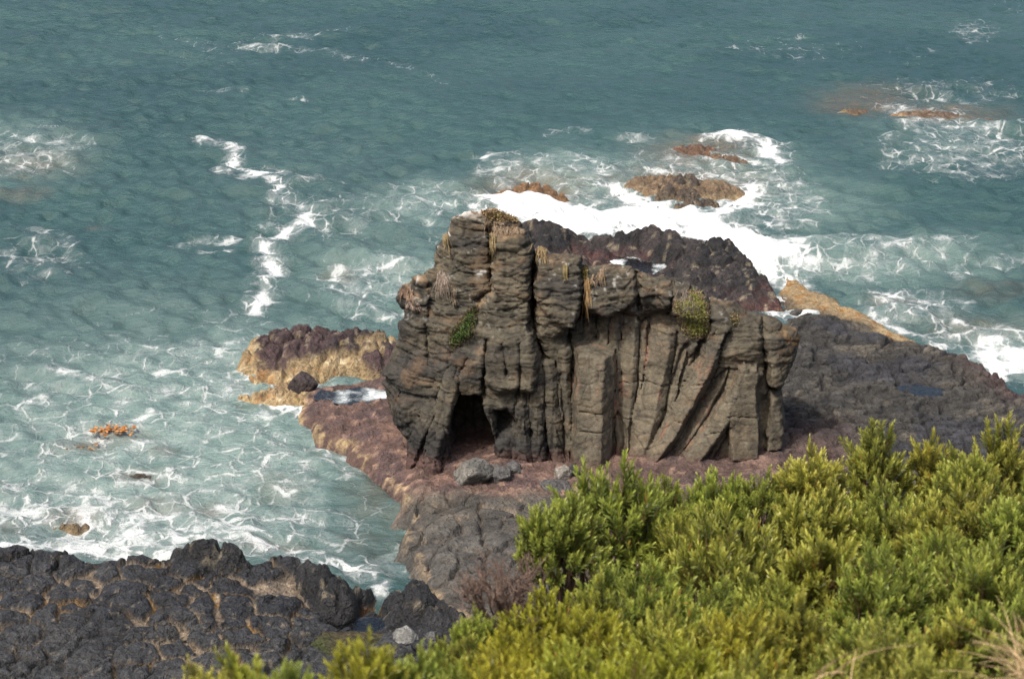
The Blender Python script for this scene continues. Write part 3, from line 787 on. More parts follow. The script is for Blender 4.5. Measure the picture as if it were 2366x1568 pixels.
    column((1424,1056), (1398,735), 17, .72, apex=4)
    column((1424,1060), (1432,730), 19, .60, apex=-3)
    column((1446,1060), (1468,715), 20, .48, apex=5)
    column((1480,1060), (1500,730), 20, .58, apex=-4)
    column((1478,1060), (1540,772), 33, .20, apex=9, curve=5)
    column((1520,1075), (1590,800), 22, .42, curve=6)
    column((1516,1075), (1688,760), 25, -.28, s1=1.0, s2=3.2, apex=-6, curve=8)
    column((1560,1075), (1700,830), 18, .28, curve=6)
    column((1600,1075), (1742,860), 25, -.36, s1=.9, s2=3.2, apex=2, curve=6)
    column((1640,1075), (1700,960), 16, .2)
    # standing pillar with a ridge between its lit and shaded faces
    column((1366,1100), (1380,818), 43, -.62, s1=.45, s2=2.6, apex=14)
    # leaning columns of the lower left
    column((1001,1060), (1064,815), 20, -.28, apex=4)
    column((958,1046), (1006,940), 21, .1, apex=3)
    column((985,1062), (1035,930), 13, .02)
    column((930,1000), (955,900), 22, .5)
    for bx, tx, ty, hw, dc in ((1150,1150,1000,13,.35),(1180,1172,985,12,.25),(1213,1198,862,17,-.12),(1248,1236,850,15,-.05),(1291,1264,845,16,.15),(1318,1300,820,12,.28)):
        column((bx, 1075), (tx, ty), hw, dc, apex=2)
    D = D + .22*np.exp(-((D2[0]-D)/.045)**2)
    plate([(1713,852),(1749,849),(1757,1060),(1688,1064),(1684,956)], lambda x, y: -.22 + .0022*(x-1713), .05)
    plate([(1786,930),(1820,938),(1822,1056),(1776,1060)], .45, .06)
    plate([(1768,770),(1842,780),(1856,820),(1835,868),(1815,905),(1782,900)], lambda x, y: .12+.007*np.maximum(0, x-1795), .08)
    # joints across the columns
    for (pts) in ([(1336,938),(1420,945)],[(1336,985),(1418,990)],[(1430,900),(1500,890),(1580,905)],[(1425,980),(1500,985)],[(1680,958),(1752,962)],[(1640,1000),(1690,985)],[(1560,900),(1640,880)],[(1530,960),(1570,975)]):
        crack(pts, 1.7, .10)
    # hollow at the foot: two dark caves
    def cave(pts, dep, w=.12):
        nonlocal D
        s = sdpoly(QX, QY, pts)/65
        D = D + dep*(1-sstep(-w, w*.3, s))
    cave([(1046,935),(1062,912),(1112,914),(1120,948),(1130,983),(1140,1020),(1150,1075),(1040,1075),(1034,1030),(1036,985)], 2.8)
    cave([(1138,946),(1172,944),(1190,974),(1174,1010),(1140,1030)], .95, .3)
    D = D + .05*fbm(X*1.5, 0*X, Z*1.5, 3, 110)
    Yf = yref + D + .55*np.exp(np.minimum(d2, 0)/.22)
    # strata strength: 1 where thin layers, 0 on the smooth columns
    sw = idw(PX, PY, [(950,700,1.15),(950,850,1.0),(1000,600,1.),(1100,550,1.0),(1190,650,1.0),(1290,650,.8),(1180,850,.55),(1080,900,.6),(980,1000,.5),(1050,1000,.35),(1200,1000,.4),(1290,950,.4),(1370,950,.06),(1450,950,.06),(1450,820,.08),
            (1400,650,.95),(1550,690,.9),(1640,720,.8),(1550,850,.2),(1620,950,.15),(1700,800,.55),(1780,800,.6),(1830,830,.6),(1720,930,.3),(1800,1000,.3),(1720,1020,.2),(1500,1000,.05)], 3.5, 60)
    yb = 75.3 + .5*fbm(X*.4, 0*X, Z*.4, 3, 111) - .14*(Z-1)
    nx, ny, nz = len(gx), len(gy), len(gz)
    f = np.empty((nx, ny, nz), np.float32)
    Yg = gy[None, :, None]
    back = np.maximum(0, Yg - (yref[:, None, :]+.9))
    # outline closes in towards the back so the top slopes away from the viewer
    shrink = .0*back
    f[:] = np.maximum(Yf[:, None, :]-Yg, Yg-yb[:, None, :])
    for j in range(ny):
        b = max(0.0, gy[j]-71.3)
        if b < h:
            dd = d2
        else:
            k = int(round(b*.5/h)); dd = np.full_like(d2, 9.0)
            if k < nz: dd[:, :nz-k] = d2[:, k:]
            dd = dd + b*.10
        f[:, j, :] = np.maximum(f[:, j, :], dd)
    f[:, :, 0] = np.maximum(f[:, :, 0], .02)
    ins = f < 0
    s = ins[:-1, :-1, :-1].astype(np.uint8)
    cnt = sum(ins[a:nx-1+a, b:ny-1+b, c:nz-1+c].astype(np.uint8) for a in (0, 1) for b in (0, 1) for c in (0, 1))
    ci, cj, ck = np.nonzero((cnt > 0) & (cnt < 8))
    vid = np.full((nx-1, ny-1, nz-1), -1, np.int32); vid[ci, cj, ck] = np.arange(len(ci))
    cor = {(a, b, c): f[ci+a, cj+b, ck+c] for a in (0, 1) for b in (0, 1) for c in (0, 1)}
    acc = np.zeros((len(ci), 3)); num = np.zeros(len(ci))
    for a in cor:
        for ax in range(3):
            if a[ax] == 0:
                b = list(a); b[ax] = 1; b = tuple(b)
                fa, fb = cor[a], cor[b]
                m = (fa < 0) != (fb < 0)
                t = np.where(m, fa/np.where(m, fa-fb, 1), 0)
                p = np.array(a, float)[None, :].repeat(len(ci), 0); p[:, ax] = t
                acc += p*m[:, None]; num += m
    V = np.stack([ci, cj, ck], -1) + acc/num[:, None]
    V = V*h + np.array([x0, y0, z0])
    Q = []
    for ax in range(3):
        sl0 = [slice(1, -1)]*3; sl1 = [slice(1, -1)]*3
        sl0[ax] = slice(0, -1); sl1[ax] = slice(1, None)
        A = ins[tuple(sl0)]; B = ins[tuple(sl1)]
        e = np.argwhere(A != B); up = A[A != B]
        off = np.ones(3, int); off[ax] = 0
        e = e + off
        o1, o2 = [(1, 2), (2, 0), (0, 1)][ax]
        def g(d1, d2):
            q = e.copy(); q[:, o1] -= d1; q[:, o2] -= d2
            return vid[q[:, 0], q[:, 1], q[:, 2]]
        quad = np.stack([g(1, 1), g(0, 1), g(0, 0), g(1, 0)], -1)
        quad = np.where(up[:, None], quad, quad[:, ::-1])
        Q.append(quad)
    Q = np.concatenate(Q); Q = Q[(Q >= 0).all(1)]
    me = mesh_np('tmp', V, Q); N = vnormals(me); bpy.data.meshes.remove(me)
    # smooth the normals' direction a little by rebuilding after a gentle warp
    x, y, z = V.T
    w = np.stack([fbm(x*.8, y*.8, z*.8, 3, 120), fbm(x*.8, y*.8, z*.8, 3, 124), fbm(x*.8, y*.8, z*.8, 3, 128)], -1)
    V = V + w*.09
    x, y, z = V.T
    px, py = to_px(x, y, z)
    i = np.clip(((x-x0)/h).astype(int), 0, nx-1); k = np.clip(((z-z0)/h).astype(int), 0, nz-1)
    S = sw[i, k]*(y < 74.5) + .8*(y >= 74.5)
    # thin uneven layers: squashed cells, tilted and wavy
    zz = z + .10*x*sstep(3, -4, x) + .22*fbm(x*.45, y*.45, z*.3, 3, 130)
    wxx = x+.25*fbm(x*.9, y*.9, z*.9, 3, 140); 
    f1, f2, cid = worley(wxx/1.5, y/1.5, zz/.30, 141, jit=1.0)
    e1 = np.exp(-((f2-f1)/.055)**2)
    g1, g2, gid = worley(wxx/.75+3, y/.75, zz/.15, 147, jit=1.0)
    e2 = np.exp(-((g2-g1)/.08)**2)
    ledge = fbm(x*.45, y*.45, zz*2.6, 4, 149)
    blockn = ridged(x*.8, y*.8, z*.8, 4, 148)
    lay = .11*(cid-.5) - .075*e1 + .06*(gid-.5) - .03*e2*(gid > .3) + .15*ledge + .10*blockn
    cr1, cr2, _ = worley(x/.9+.3*fbm(x, y, z, 2, 5), y/.9, z/.55, 151)
    thin = np.exp(-((cr2-cr1)/.03)**2)
    k1, k2, kid = worley(x/.36+.25*fbm(x*2, y*2, z*.6, 2, 6), y/.30, z/1.1, 153)
    vert = np.exp(-((k2-k1)/.10)**2)*sstep(3.8, 2.2, z)*sstep(1345, 1290, px)
    r_ = ridged(x*1.6, y*1.6, z*2.4, 4, 155)
    Sc = np.clip(S, 0, 1)
    disp = S*lay - (1-Sc)*.03*thin - .06*vert + .05*(kid-.5)*sstep(4.2, 2.6, z)*sstep(1345, 1290, px) + (.010+.045*Sc)*r_ + (.006+.022*Sc)*ridged(x*4.5, y*4.5, z*7, 3, 158)
    disp *= sstep(.2, .9, z)
    V = V + N*disp[:, None]
    # ---- colours
    n = fbm(x*.7, y*.7, z*.7, 4, 160); n2 = fbm(x*2.5, y*2.5, z*3.5, 4, 165); n3 = fbm(x*6, y*6, z*6, 3, 170)
    base = np.broadcast_to(np.array((.082,.073,.053)), V.shape)
    base = mix(base, (.118,.100,.068), sstep(-.25, .35, n))
    base = mix(base, (.040,.038,.034), sstep(-.05, .4, fbm(x*.6+4, y*.6, zz*1.8, 4, 172))*.85)
    warm = np.exp(-((px-1480)/150)**2-((py-940)/150)**2)
    base = mix(base, (.180,.152,.104), np.clip(warm*(.75+.5*n), 0, 1))
    base = mix(base, (.135,.116,.082), sstep(1330, 1400, px)*sstep(1840, 1760, px)*sstep(740, 860, py)*.55)
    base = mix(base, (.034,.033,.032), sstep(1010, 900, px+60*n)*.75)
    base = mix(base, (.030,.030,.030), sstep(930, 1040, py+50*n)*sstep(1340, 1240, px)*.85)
    # rust on the layers and in streaks down the columns
    rust = sstep(.12, .45, fbm(x*1.1, y*1.1, zz*2.6, 4, 174))
    base = mix(base, (.20,.12,.062), rust*(.14+.20*(S > .6)))
    streak = sstep(.18, .5, fbm(x*2.2, y*2.2, z*.5, 4, 178))
    base = mix(base, (.235,.130,.085), streak*np.clip(warm*1.5, 0, .9))
    base = mix(base, (.25,.14,.05), sstep(1790, 1850, px+20*n)*sstep(900, 800, py)*sstep(-.2, .3, n2)*.8)
    # dry earth and lichen on the flat tops
    upn = N[:, 2]
    base = mix(base, (.21,.145,.085), sstep(.55, .85, upn+.3*n2)*sstep(1345, 1250, px)*(py < 760)*.8)
    base = mix(base, (.055,.05,.045), sstep(.35, .6, n2)*.5)
    base = mix(base, (.022,.020,.018), np.clip(e1*S*.55 + thin*(1-Sc)*.65 + vert*.6 + e2*S*.2, 0, .75))  # layer gaps, cracks and upright joints darkened with painted shade
    lich = sstep(.34, .48, n3)*sstep(.0, .35, fbm(x*1.2, y*1.2, z*1.2, 3, 180)+.12)*sstep(900, 560, py)
    base = mix(base, (.42,.41,.37), lich*.6)
    gu = np.exp(-((px-1062)/40)**2-((py-486)/14)**2) + np.exp(-((px-1036)/9)**2-((py-530)/16)**2)+ .7*np.exp(-((px-1120)/18)**2-((py-632)/8)**2)
    base = mix(base, (.62,.61,.58), np.clip(gu*1.1*sstep(.0, .3, n3+n2), 0, .8))
    base = mix(base, (.10,.055,.045), sstep(1.5, 1.0, z+.3*n)*.6)
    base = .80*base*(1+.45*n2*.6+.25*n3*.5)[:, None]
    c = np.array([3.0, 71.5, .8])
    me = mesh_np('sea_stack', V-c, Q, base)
    o = obj('sea_stack', me, M['stack'], loc=c.tolist())
    tag(o, 'tall brown basalt sea stack with leaning columns, layered top and dark cave', 'sea stack')
    return V, Q
SV, SQ = build_stack()
BV = BVHTree.FromPolygons([tuple(v) for v in SV.tolist()], SQ.tolist())
print('stack', time.time()-T0, len(SV))

def hit(px, py):
    dx, dy, dz = ray(px, py)
    d = Vector((float(dx), float(dy), float(dz))).normalized()
    p, n, i, t = BV.ray_cast(Vector((0, 0, CH)), d)
    return p, n

# ------------------------------------------------------------------ loose boulders
def boulder_mesh(seed, sx, sy, sz, col, hi):
    rs = np.random.default_rng(seed)
    nu, nv = 56, 30
    u = np.linspace(0, 2*math.pi, nu, endpoint=False); v = np.linspace(.04, math.pi-.04, nv)
    U, W = np.meshgrid(u, v, indexing='ij')
    d = np.stack([np.cos(U)*np.sin(W), np.sin(U)*np.sin(W), np.cos(W)], -1)
    pl = rs.normal(size=(15, 3)); pl /= np.linalg.norm(pl, axis=1)[:, None]
    off = rs.uniform(.72, 1.0, 15)
    dots = d @ pl.T
    r = np.min(np.where(dots > .05, off/np.maximum(dots, .05), 9), -1)
    r = np.minimum(r, 1.25)
    p = d*r[..., None]
    x, y, z = (p[..., i] for i in range(3))
    p = p*(1+.06*fbm(x*3+seed, y*3, z*3, 4, seed)+.03*ridged(x*5, y*5, z*5, 3, seed+4))[..., None]
    P = p*np.array([sx, sy, sz]); P = P.reshape(-1, 3)
    n = fbm(x*2+seed, y*2, z*2, 4, seed+9).reshape(-1)
    c = mix(np.broadcast_to(np.array(col, float), P.shape), hi, sstep(-.2, .35, n))
    idx = np.arange(nu*nv).reshape(nu, nv); nx = np.roll(idx, -1, 0)
    Q = np.stack([idx[:, :-1], nx[:, :-1], nx[:, 1:], idx[:, 1:]], -1).reshape(-1, 4)[:, ::-1]
    return mesh_np('boulder', P, Q, c)

for i, (px, py, z, sx, sy, sz, rz, c1, c2, lab) in enumerate([
    (1098,1096,1.0,.62,.5,.46,.3,(.10,.097,.088),(.16,.15,.13),'largest grey angular boulder below the cave mouth on red rock'),
    (1156,1098,1.0,.42,.4,.32,1.2,(.075,.073,.07),(.11,.105,.1),'dark grey boulder right of the largest boulder below the cave'),
    (1189,1082,1.0,.27,.26,.27,2.2,(.07,.068,.066),(.10,.097,.09),'small dark boulder against the stack foot beside the second cave'),
    (1303,1098,1.0,.27,.24,.38,.9,(.15,.14,.12),(.23,.21,.18),'pale upright boulder left of the standing pillar foot'),
    (1285,1128,1.0,.45,.4,.22,2.8,(.07,.068,.066),(.10,.095,.09),'low flat grey stone in front of the pale upright boulder'),
    (1325,1092,1.0,.2,.2,.26,.4,(.05,.049,.048),(.08,.077,.07),'small dark stone wedged between pale boulder and pillar'),
    (700,892,.35,.48,.45,.52,.7,(.035,.028,.028),(.06,.045,.042),'dark rounded boulder perched on the low yellow ledge'),
    (935,1472,.8,.42,.32,.28,2.5,(.13,.13,.12),(.19,.185,.17),'smooth pale grey boulder at the foot of the triangular outcrop'),
    (1000,1480,.8,.25,.2,.2,1.5,(.08,.08,.078),(.12,.118,.11),'small grey stone right of the pale grey boulder')]):
    x, y = on_z(px, py, z+sz*.35)
    o = obj('boulder', boulder_mesh(200+i, sx*1.18, sy*1.18, sz*1.15, c1, c2), M['rock'], loc=(float(x), float(y), z+sz*.35))
    o.rotation_euler = (0, 0, rz)
    tag(o, lab, 'boulder', 'loose boulders on the shelf')

# ------------------------------------------------------------------ strips: leaves, blades, strands
class Strips:
    def __init__(s): s.V = []; s.Q = []; s.C = []; s.n = 0
    def leaf(s, p, d, side, L, w, col, bend=None, seg=(0, .55, 1), wid=(.30, .95, .55)):
        up = np.cross(d, side)
        for q, k in zip(seg, wid):
            c = p + d*L*q + (up*(-L*.18*q*q) if bend is None else bend*q*q)
            s.V += [c-side*w*k*.5, c+side*w*k*.5]; s.C += [col, col]
        for a in range(len(seg)-1):
            b = s.n+2*a; s.Q.append((b, b+1, b+3, b+2))
        s.n += 2*len(seg)
    def path(s, pts, w0, w1, col, side):
        m = len(pts)
        for a, c in enumerate(pts):
            w = w0+(w1-w0)*a/(m-1)
            s.V += [c-side*w*.5, c+side*w*.5]; s.C += [col, col]
        for a in range(m-1):
            b = s.n+2*a; s.Q.append((b, b+1, b+3, b+2))
        s.n += 2*m
    def tube(s, pts, r0, r1, col, k=5):
        m = len(pts); base = s.n
        for a, c in enumerate(pts):
            t = pts[min(a+1, m-1)]-pts[max(a-1, 0)]; t = t/(np.linalg.norm(t)+1e-9)
            e = np.cross(t, (0.3, .9, .1)); e /= np.linalg.norm(e)+1e-9; g = np.cross(t, e)
            r = r0+(r1-r0)*a/(m-1)
            for j in range(k):
                an = 6.2832*j/k
                s.V.append(c+(e*math.cos(an)+g*math.sin(an))*r); s.C.append(col)
        for a in range(m-1):
            for j in range(k):
                b = base+a*k
                s.Q.append((b+j, b+(j+1) % k, b+k+(j+1) % k, b+k+j))
        s.n += m*k
    def mesh(s, name, smooth=True): return mesh_np(name, np.array(s.V), np.array(s.Q), np.array(s.C), smooth)

def unit(v): return v/(np.linalg.norm(v)+1e-9)

# ------------------------------------------------------------------ shrubs
def make_shrub(seed, W, Hh, yellow=0.0, heads=38, per=8):
    rs = np.random.default_rng(seed)
    S = Strips(); B = Strips()
    bark = np.array((.085, .055, .038))
    root = np.array((0, 0, -.3))
    for k in range(heads):
        fr = (k+.5)/heads
        a = k*2.39996+rs.uniform(-.35, .35)
        ct = 1-.86*fr; st = math.sqrt(max(0, 1-ct*ct))          # from the crown's top down its sides
        n = np.array((math.cos(a)*st, math.sin(a)*st, ct))
        k_ = rs.uniform(.74, 1.12)
        head = np.array((n[0]*W*1.08, n[1]*W*1.08, Hh*.34+(max(n[2], 0)**.7)*Hh*.66))*np.array((k_, k_, rs.uniform(.84, 1.03)))
        bd = unit(n*np.array((.65, .65, .5))+np.array((0, 0, 1.0)))
        fork = head-bd*rs.uniform(.22, .30)
        mid = root*.35+fork*.65+rs.normal(0, .03, 3)+np.array((0, 0, -.06))
        B.tube([root+n*.05, mid, fork], .016, .008, bark*rs.uniform(.8, 1.3), 4)
        tone0 = rs.uniform(.85, 1.15)
        for j in range(per):
            off = rs.normal(0, 1, 3); off -= bd*off.dot(bd); off = unit(off)
            ax = unit(bd+off*rs.uniform(.12, .85)*(1 if j else .2)+np.array((0, 0, .12)))
            L = rs.uniform(.16, .25)*(1.15 if j == 0 else 1)
            s0 = fork+bd*rs.uniform(-.14, .10)
            tip = s0+ax*(L+rs.uniform(.03, .10))
            base = tip-ax*L
            B.tube([fork, base, tip-ax*.03], .0055, .003, np.array((.13, .075, .035))*rs.uniform(.7, 1.3), 3)
            nl = 23
            e = unit(np.cross(ax, (.31, .7, .2))); g = np.cross(ax, e)
            tone = tone0*rs.uniform(.85, 1.12)
            for q in range(nl):
                t = (q+.5)/nl
                an = q*2.39996+rs.uniform(-.3, .3)
                rad = e*math.cos(an)+g*math.sin(an)
                til = R(43-32*t)+rs.uniform(-.16, .16)
                d = unit(ax*math.cos(til)+rad*math.sin(til))
                sd = unit(np.cross(d, rad)+rs.normal(0, .12, 3))
                Ll = rs.uniform(.058, .086)*(1-.30*t*t)
                young = t**1.6
                g1 = np.array((.116, .142, .027)); g2 = np.array((.41, .41, .092))
                c = (g1*(1-young)+g2*young)*tone*rs.uniform(.8, 1.2)
                c = c*(1-yellow)+np.array((.42, .37, .035))*yellow*(.50+.60*young)*tone
                if rs.random() < .010: c = np.array((.36, .19, .05))
                S.leaf(base+ax*L*(.10+.88*t), d, sd, Ll, Ll*.26, c)
    return S.mesh('shrub_foliage', True), B.mesh('shrub_stem')

VAR = [make_shrub(301, .46, 1.15), make_shrub(302, .52, 1.08, heads=40), make_shrub(303, .40, 1.25, heads=30), make_shrub(304, .46, 1.08, .45), make_shrub(305, .5, 1.12, .65, heads=40), make_shrub(306, .26, 1.35, .15, heads=20, per=9)]
for f_, s_ in VAR:
    f_.materials.append(M['leaf']); s_.materials.append(M['twig'])
print('shrub meshes', time.time()-T0)
# px, py of the crown top, distance, variant, scale, tint, label
G0 = (1, 1, 1)
SHRUBS = [
 (1420,1068,17.0,1,1.35,G0,'large rounded green shrub at the left end of the back row'),
 (1300,1135,16.4,0,.95,(.85,.9,.9),'dark green shrub overhanging the grey shelf on the far left of the slope'),
 (1545,1105,18.2,2,.75,G0,'small shrub beside the large rounded one below the leaning columns'),
 (1655,1078,19.0,0,.9,(1.05,1.05,1),'light green shrub in front of the leaning columns'),
 (1765,1092,19.0,1,.8,G0,'low shrub below the right corner of the sea stack'),
 (1885,1022,19.0,0,1.0,(1.05,1.05,1),'shrub just right of the stack foot with two raised tips'),
 (2030,975,19.0,2,1.0,G0,'tall shrub with a split top against the dark shelf'),
 (2160,990,19.0,5,1.0,G0,'slim upright shrub in the back row against the dark shelf'),
 (2315,968,18.5,2,1.1,G0,'tallest spiky shrub at the right end of the back row'),
 (2235,1030,18.0,0,.8,(.9,.95,.9),'darker shrub nestled left of the tallest spiky shrub'),
 (1690,1185,16.0,1,1.45,G0,'broad domed shrub in the middle of the thicket'),
 (1585,1180,16.6,0,.8,(.92,.96,.9),'shrub in the gap left of the broad domed one'),
 (1900,1112,16.6,0,1.0,G0,'mid green shrub below the shrub with two raised tips'),
 (2040,1130,16.6,1,.95,(.95,1,.95),'dense shrub under the tall split topped one'),
 (2170,1130,16.2,0,.95,(.92,.97,.92),'dark leafy shrub near the right above the grass'),
 (2280,1100,16.0,1,1.0,G0,'rounded shrub under the tallest spiky one on the right'),
 (2380,1110,15.6,0,.95,G0,'shrub cut by the right edge below the back row'),
 (1475,1275,14.0,0,1.05,G0,'bright shrub in front of the large rounded left one'),
 (1385,1330,13.4,2,.8,(1.0,1.0,.95),'shrub with bare stems beside the brown twiggy bush'),
 (1655,1345,13.4,2,.75,(.98,1,1),'small pointed shrub below the broad domed one'),
 (1890,1190,14.2,5,1.25,(1.1,1.08,1.1),'tall narrow shrub with a pale spire in the thicket centre'),
 (2060,1270,13.6,1,1.05,G0,'neat dome shaped shrub right of the pale spire'),
 (2190,1215,14.8,0,.9,(.9,.95,.9),'dusky shrub behind and right of the neat dome'),
 (2310,1250,13.6,1,1.05,G0,'wide shrub near the right edge at mid height'),
 (1780,1310,14.0,0,.85,(.95,.98,.92),'shrub filling the hollow left of the pale spire'),
 (1255,1362,12.4,3,.8,(1.1,1.02,.9),'yellow green shrub next to the brown twiggy bush'),
 (1385,1400,12.0,3,.95,(1.05,1.02,.9),'yellowish shrub below the bare stemmed shrub'),
 (1560,1400,11.6,1,.85,(1.1,1.08,1),'fresh green shrub under the small pointed one'),
 (1710,1400,11.4,3,.85,(.95,1,.9),'lime green shrub below the hollow'),
 (1850,1375,12.0,2,.8,(1.0,1.0,.9),'upright shrub under the pale spire'),
 (2020,1420,11.4,1,.85,(.95,1,.95),'shrub in front of the neat dome'),
 (2215,1375,11.6,5,1.0,(1.1,1.05,1),'upright shrub with fine pale tips by the grass tuft'),
 (2345,1365,11.6,0,.85,G0,'shrub on the right edge behind the straw grass'),
 (1195,1450,10.6,4,.75,(1.05,1,.9),'golden green shrub at the left foot of the slope'),
 (1150,1520,9.6,4,.75,(1.05,1.02,1),'sunny yellow shrub at the bottom left of the thicket'),
 (1310,1480,9.8,3,.8,G0,'yellow tipped shrub at the bottom near the sunny one'),
 (1455,1505,9.4,4,.8,(1,1.02,.95),'bushy yellow shrub at the bottom middle'),
 (1605,1485,9.6,3,.85,(.95,1,.9),'green gold shrub right of the bushy yellow one'),
 (1750,1520,9.2,1,.75,(1.05,1.05,1),'leafy shrub at the bottom left of the loose straw blades'),
 (2040,1465,10.0,1,.85,G0,'leafy shrub right of the loose straw blades'),
 (2165,1500,9.2,0,.7,G0,'small shrub just left of the straw grass tuft'),
 (1895,1545,9.0,0,.65,(.95,1,.9),'low shrub behind the loose straw blades at the bottom'),
 (1100,1405,12.2,0,.42,(.95,1.02,.9),'little bright shrub beside the grey shelf stones'),
 (1065,1455,11.4,0,.55,(.85,.85,.8),'sparse brownish green shrub left of the golden one'),
 (1000,1500,9.6,1,.55,(1.05,1.02,.9),'low green shrub next to the pale grey boulder'),
 (560,1472,8.0,5,.70,(1.15,1.12,1),'pointed yellow green shrub alone at the bottom on the black pavement'),
 (465,1530,7.8,0,.42,(1.1,1.08,1),'short shrub left of the lone pointed one'),
 (650,1525,7.8,0,.42,(1.05,1.05,1),'short shrub right of the lone pointed one'),
 (840,1480,8.4,3,.60,(1.1,1.08,1),'yellow tipped shrub hanging over the pavement edge'),
 (935,1500,8.6,0,.55,(1,1,.95),'green shrub between the yellow tipped shrub and the low green one'),
]
HTOP = [1.22, 1.15, 1.32, 1.15, 1.19, 1.42]
bases = []
for n_, (px, py, d, vi, sc, tint, lab) in enumerate(SHRUBS):
    x, z = at_y(px, py, d)
    gz = float(z)-HTOP[vi]*sc
    bases.append((float(x), d, gz-.2))
    o = empty('shrub', (float(x), d, gz), n_*1.7, sc); o.scale = (sc*.84, sc*.84, sc)
    tag(o, lab, 'shrub', 'coastal shrubs on the slope')
    f = obj('foliage', VAR[vi][0], None, o); s = obj('stem', VAR[vi][1], None, o)
    f.color = (*tint, 1)

# bare brown twiggy bush
S = Strips(); rs = np.random.default_rng(9)
def twig(p, d, L, r, lvl):
    pts = [p]
    for k in range(4):
        d = unit(d+rs.normal(0, .16, 3)+np.array((0, 0, .05))); pts.append(pts[-1]+d*L/4)
    S.tube(pts, r, r*.45, np.array((.115,.078,.060))*rs.uniform(.7, 1.3), 4)
    if lvl < 4:
        for k in range(4 if lvl else 7):
            q = pts[rs.integers(1, 5)]
            twig(q, unit(d+rs.normal(0, .48, 3)), L*rs.uniform(.5, .75), r*.6, lvl+1)
for k in range(11): twig(np.zeros(3), unit(np.array((rs.normal(0, .35), rs.normal(0, .35), 1))), .36, .017, 1)
bx, bz = at_y(1163, 1440, 12.6)
o = empty('bare_bush', (float(bx), 12.6, float(bz)-.12)); o.scale = (1, 1, .85)
tag(o, 'bare brown twiggy bush between the grey shelf and yellow shrubs', 'bush')
obj('twigs', S.mesh('twigs'), M['twig'], o)
bases.append((float(bx), 12.6, float(bz)-.12))

# dry straw grass
def straw(px, py, d, n, L, lean, label, seed, spread=.5):
    rs = np.random.default_rng(seed); S = Strips()
    x, z = at_y(px, py, d)
    for k in range(n):
        a = rs.uniform(0, 6.28); v = np.array((math.cos(a)*spread+lean[0], math.sin(a)*spread+lean[1], 1.0))*1.0
        v = unit(v+rs.normal(0, .12, 3)); p = np.array((rs.normal(0, .07), rs.normal(0, .07), 0)); LL = L*rs.uniform(.5, 1.1)
        pts = []
        bend = np.array((v[0]*.5, v[1]*.5, -.42))*LL
        for t in np.linspace(0, 1, 7): pts.append(p+v*LL*t+bend*t*t)
        S.path(pts, .008, .0022, np.array((.40,.29,.15))*rs.uniform(.6, 1.2), unit(np.cross(v, (rs.normal(), rs.normal(), .3))))
    o = obj('straw_grass', S.mesh('straw_grass'), M['straw'], loc=(float(x), d, float(z)))
    tag(o, label, 'grass')
straw(2420, 1600, 8.6, 170, .50, (-.15, -.1), 'dry straw grass tuft in the lower right corner', 5, .55)
straw(1915, 1590, 8.4, 12, .42, (.25, 0), 'few loose dry straw blades among the shrubs at the bottom', 6, .45)

# hill under the shrubs
def build_hill():
    gx = np.arange(-40, 40.1, .4); gy = np.concatenate([np.arange(-14, 26, .35), np.arange(26, 56, .6)])
    X, Y = np.meshgrid(gx, gy, indexing='ij')
    pts = list(bases)
    pts += [(x, y, 26.2-.02*abs(x)) for x in (-20, -10, -3, 0, 3, 10, 20, 35) for y in (-12, -6, -1)]
    pts += [(x, 4.5, 24.2) for x in (0, 3, 6, 12, 25)] + [(-2, 4.5, 23.6), (-1.1, 6, 23.1)]
    pts += [(x, 4.5, 22) for x in (-4, -8, -20)] + [(-3.5, 7, 20.2), (-6, 8, 18.5), (-2.2, 9.5, 19.0), (-1.2, 11, 18.6), (-.6, 12.5, 18.3), (-4, 12, 15.5), (-12, 12, 14), (-25, 10, 16), (-.3, 14.5, 16.0), (-.2, 16, 15.5), (.1, 17.5, 15.0), (-1.5, 17, 13), (.3, 19.5, 14.5), (-.6, 13.3, 17.2)]
    pts += [(6.5, 14, 21.0), (9, 14, 21), (9, 19, 19.2), (14, 17, 20), (25, 18, 19.5), (8, 10, 22.5), (14, 10, 22.5)]
    pts += [(x, 23, 14.5) for x in (1, 4, 8, 14, 25)] + [(x, 23, 9.5) for x in (-3, -10, -25)]
    pts += [(x, 31, 7.5) for x in (-30, -15, -6, 0, 6, 12, 25)] + [(x, 40, 3.) for x in (-30, -18, -8, 0, 8, 16, 30)] + [(x, 48, 1.0) for x in (-30, -20, -10, 0, 10, 20, 30)] + [(x, 55, -.5) for x in (-38, -30, 30, 38)]+[(x, 53, .2) for x in (-20, -10, 0, 10, 20)]
    Z = idw(X, Y, pts, 3.6, .02) + .12*fbm(X*.8, Y*.8, 0, 4, 400)
    n = fbm(X*1.2, Y*1.2, 0, 4, 410)
    col = mix(np.broadcast_to(np.array((.050,.042,.026)), X.shape+(3,)), (.045,.055,.022), sstep(-.1, .3, n))
    V = np.stack([X, Y, Z], -1).reshape(-1, 3)
    o = obj('hillside', mesh_np('hillside', V, grid_quads(np.ones((len(gx)-1, len(gy)-1), bool)), col.reshape(-1, 3)), M['earth'])
    tag(o, 'steep dark earth slope under the shrubs', 'hillside', kind='structure')
build_hill()

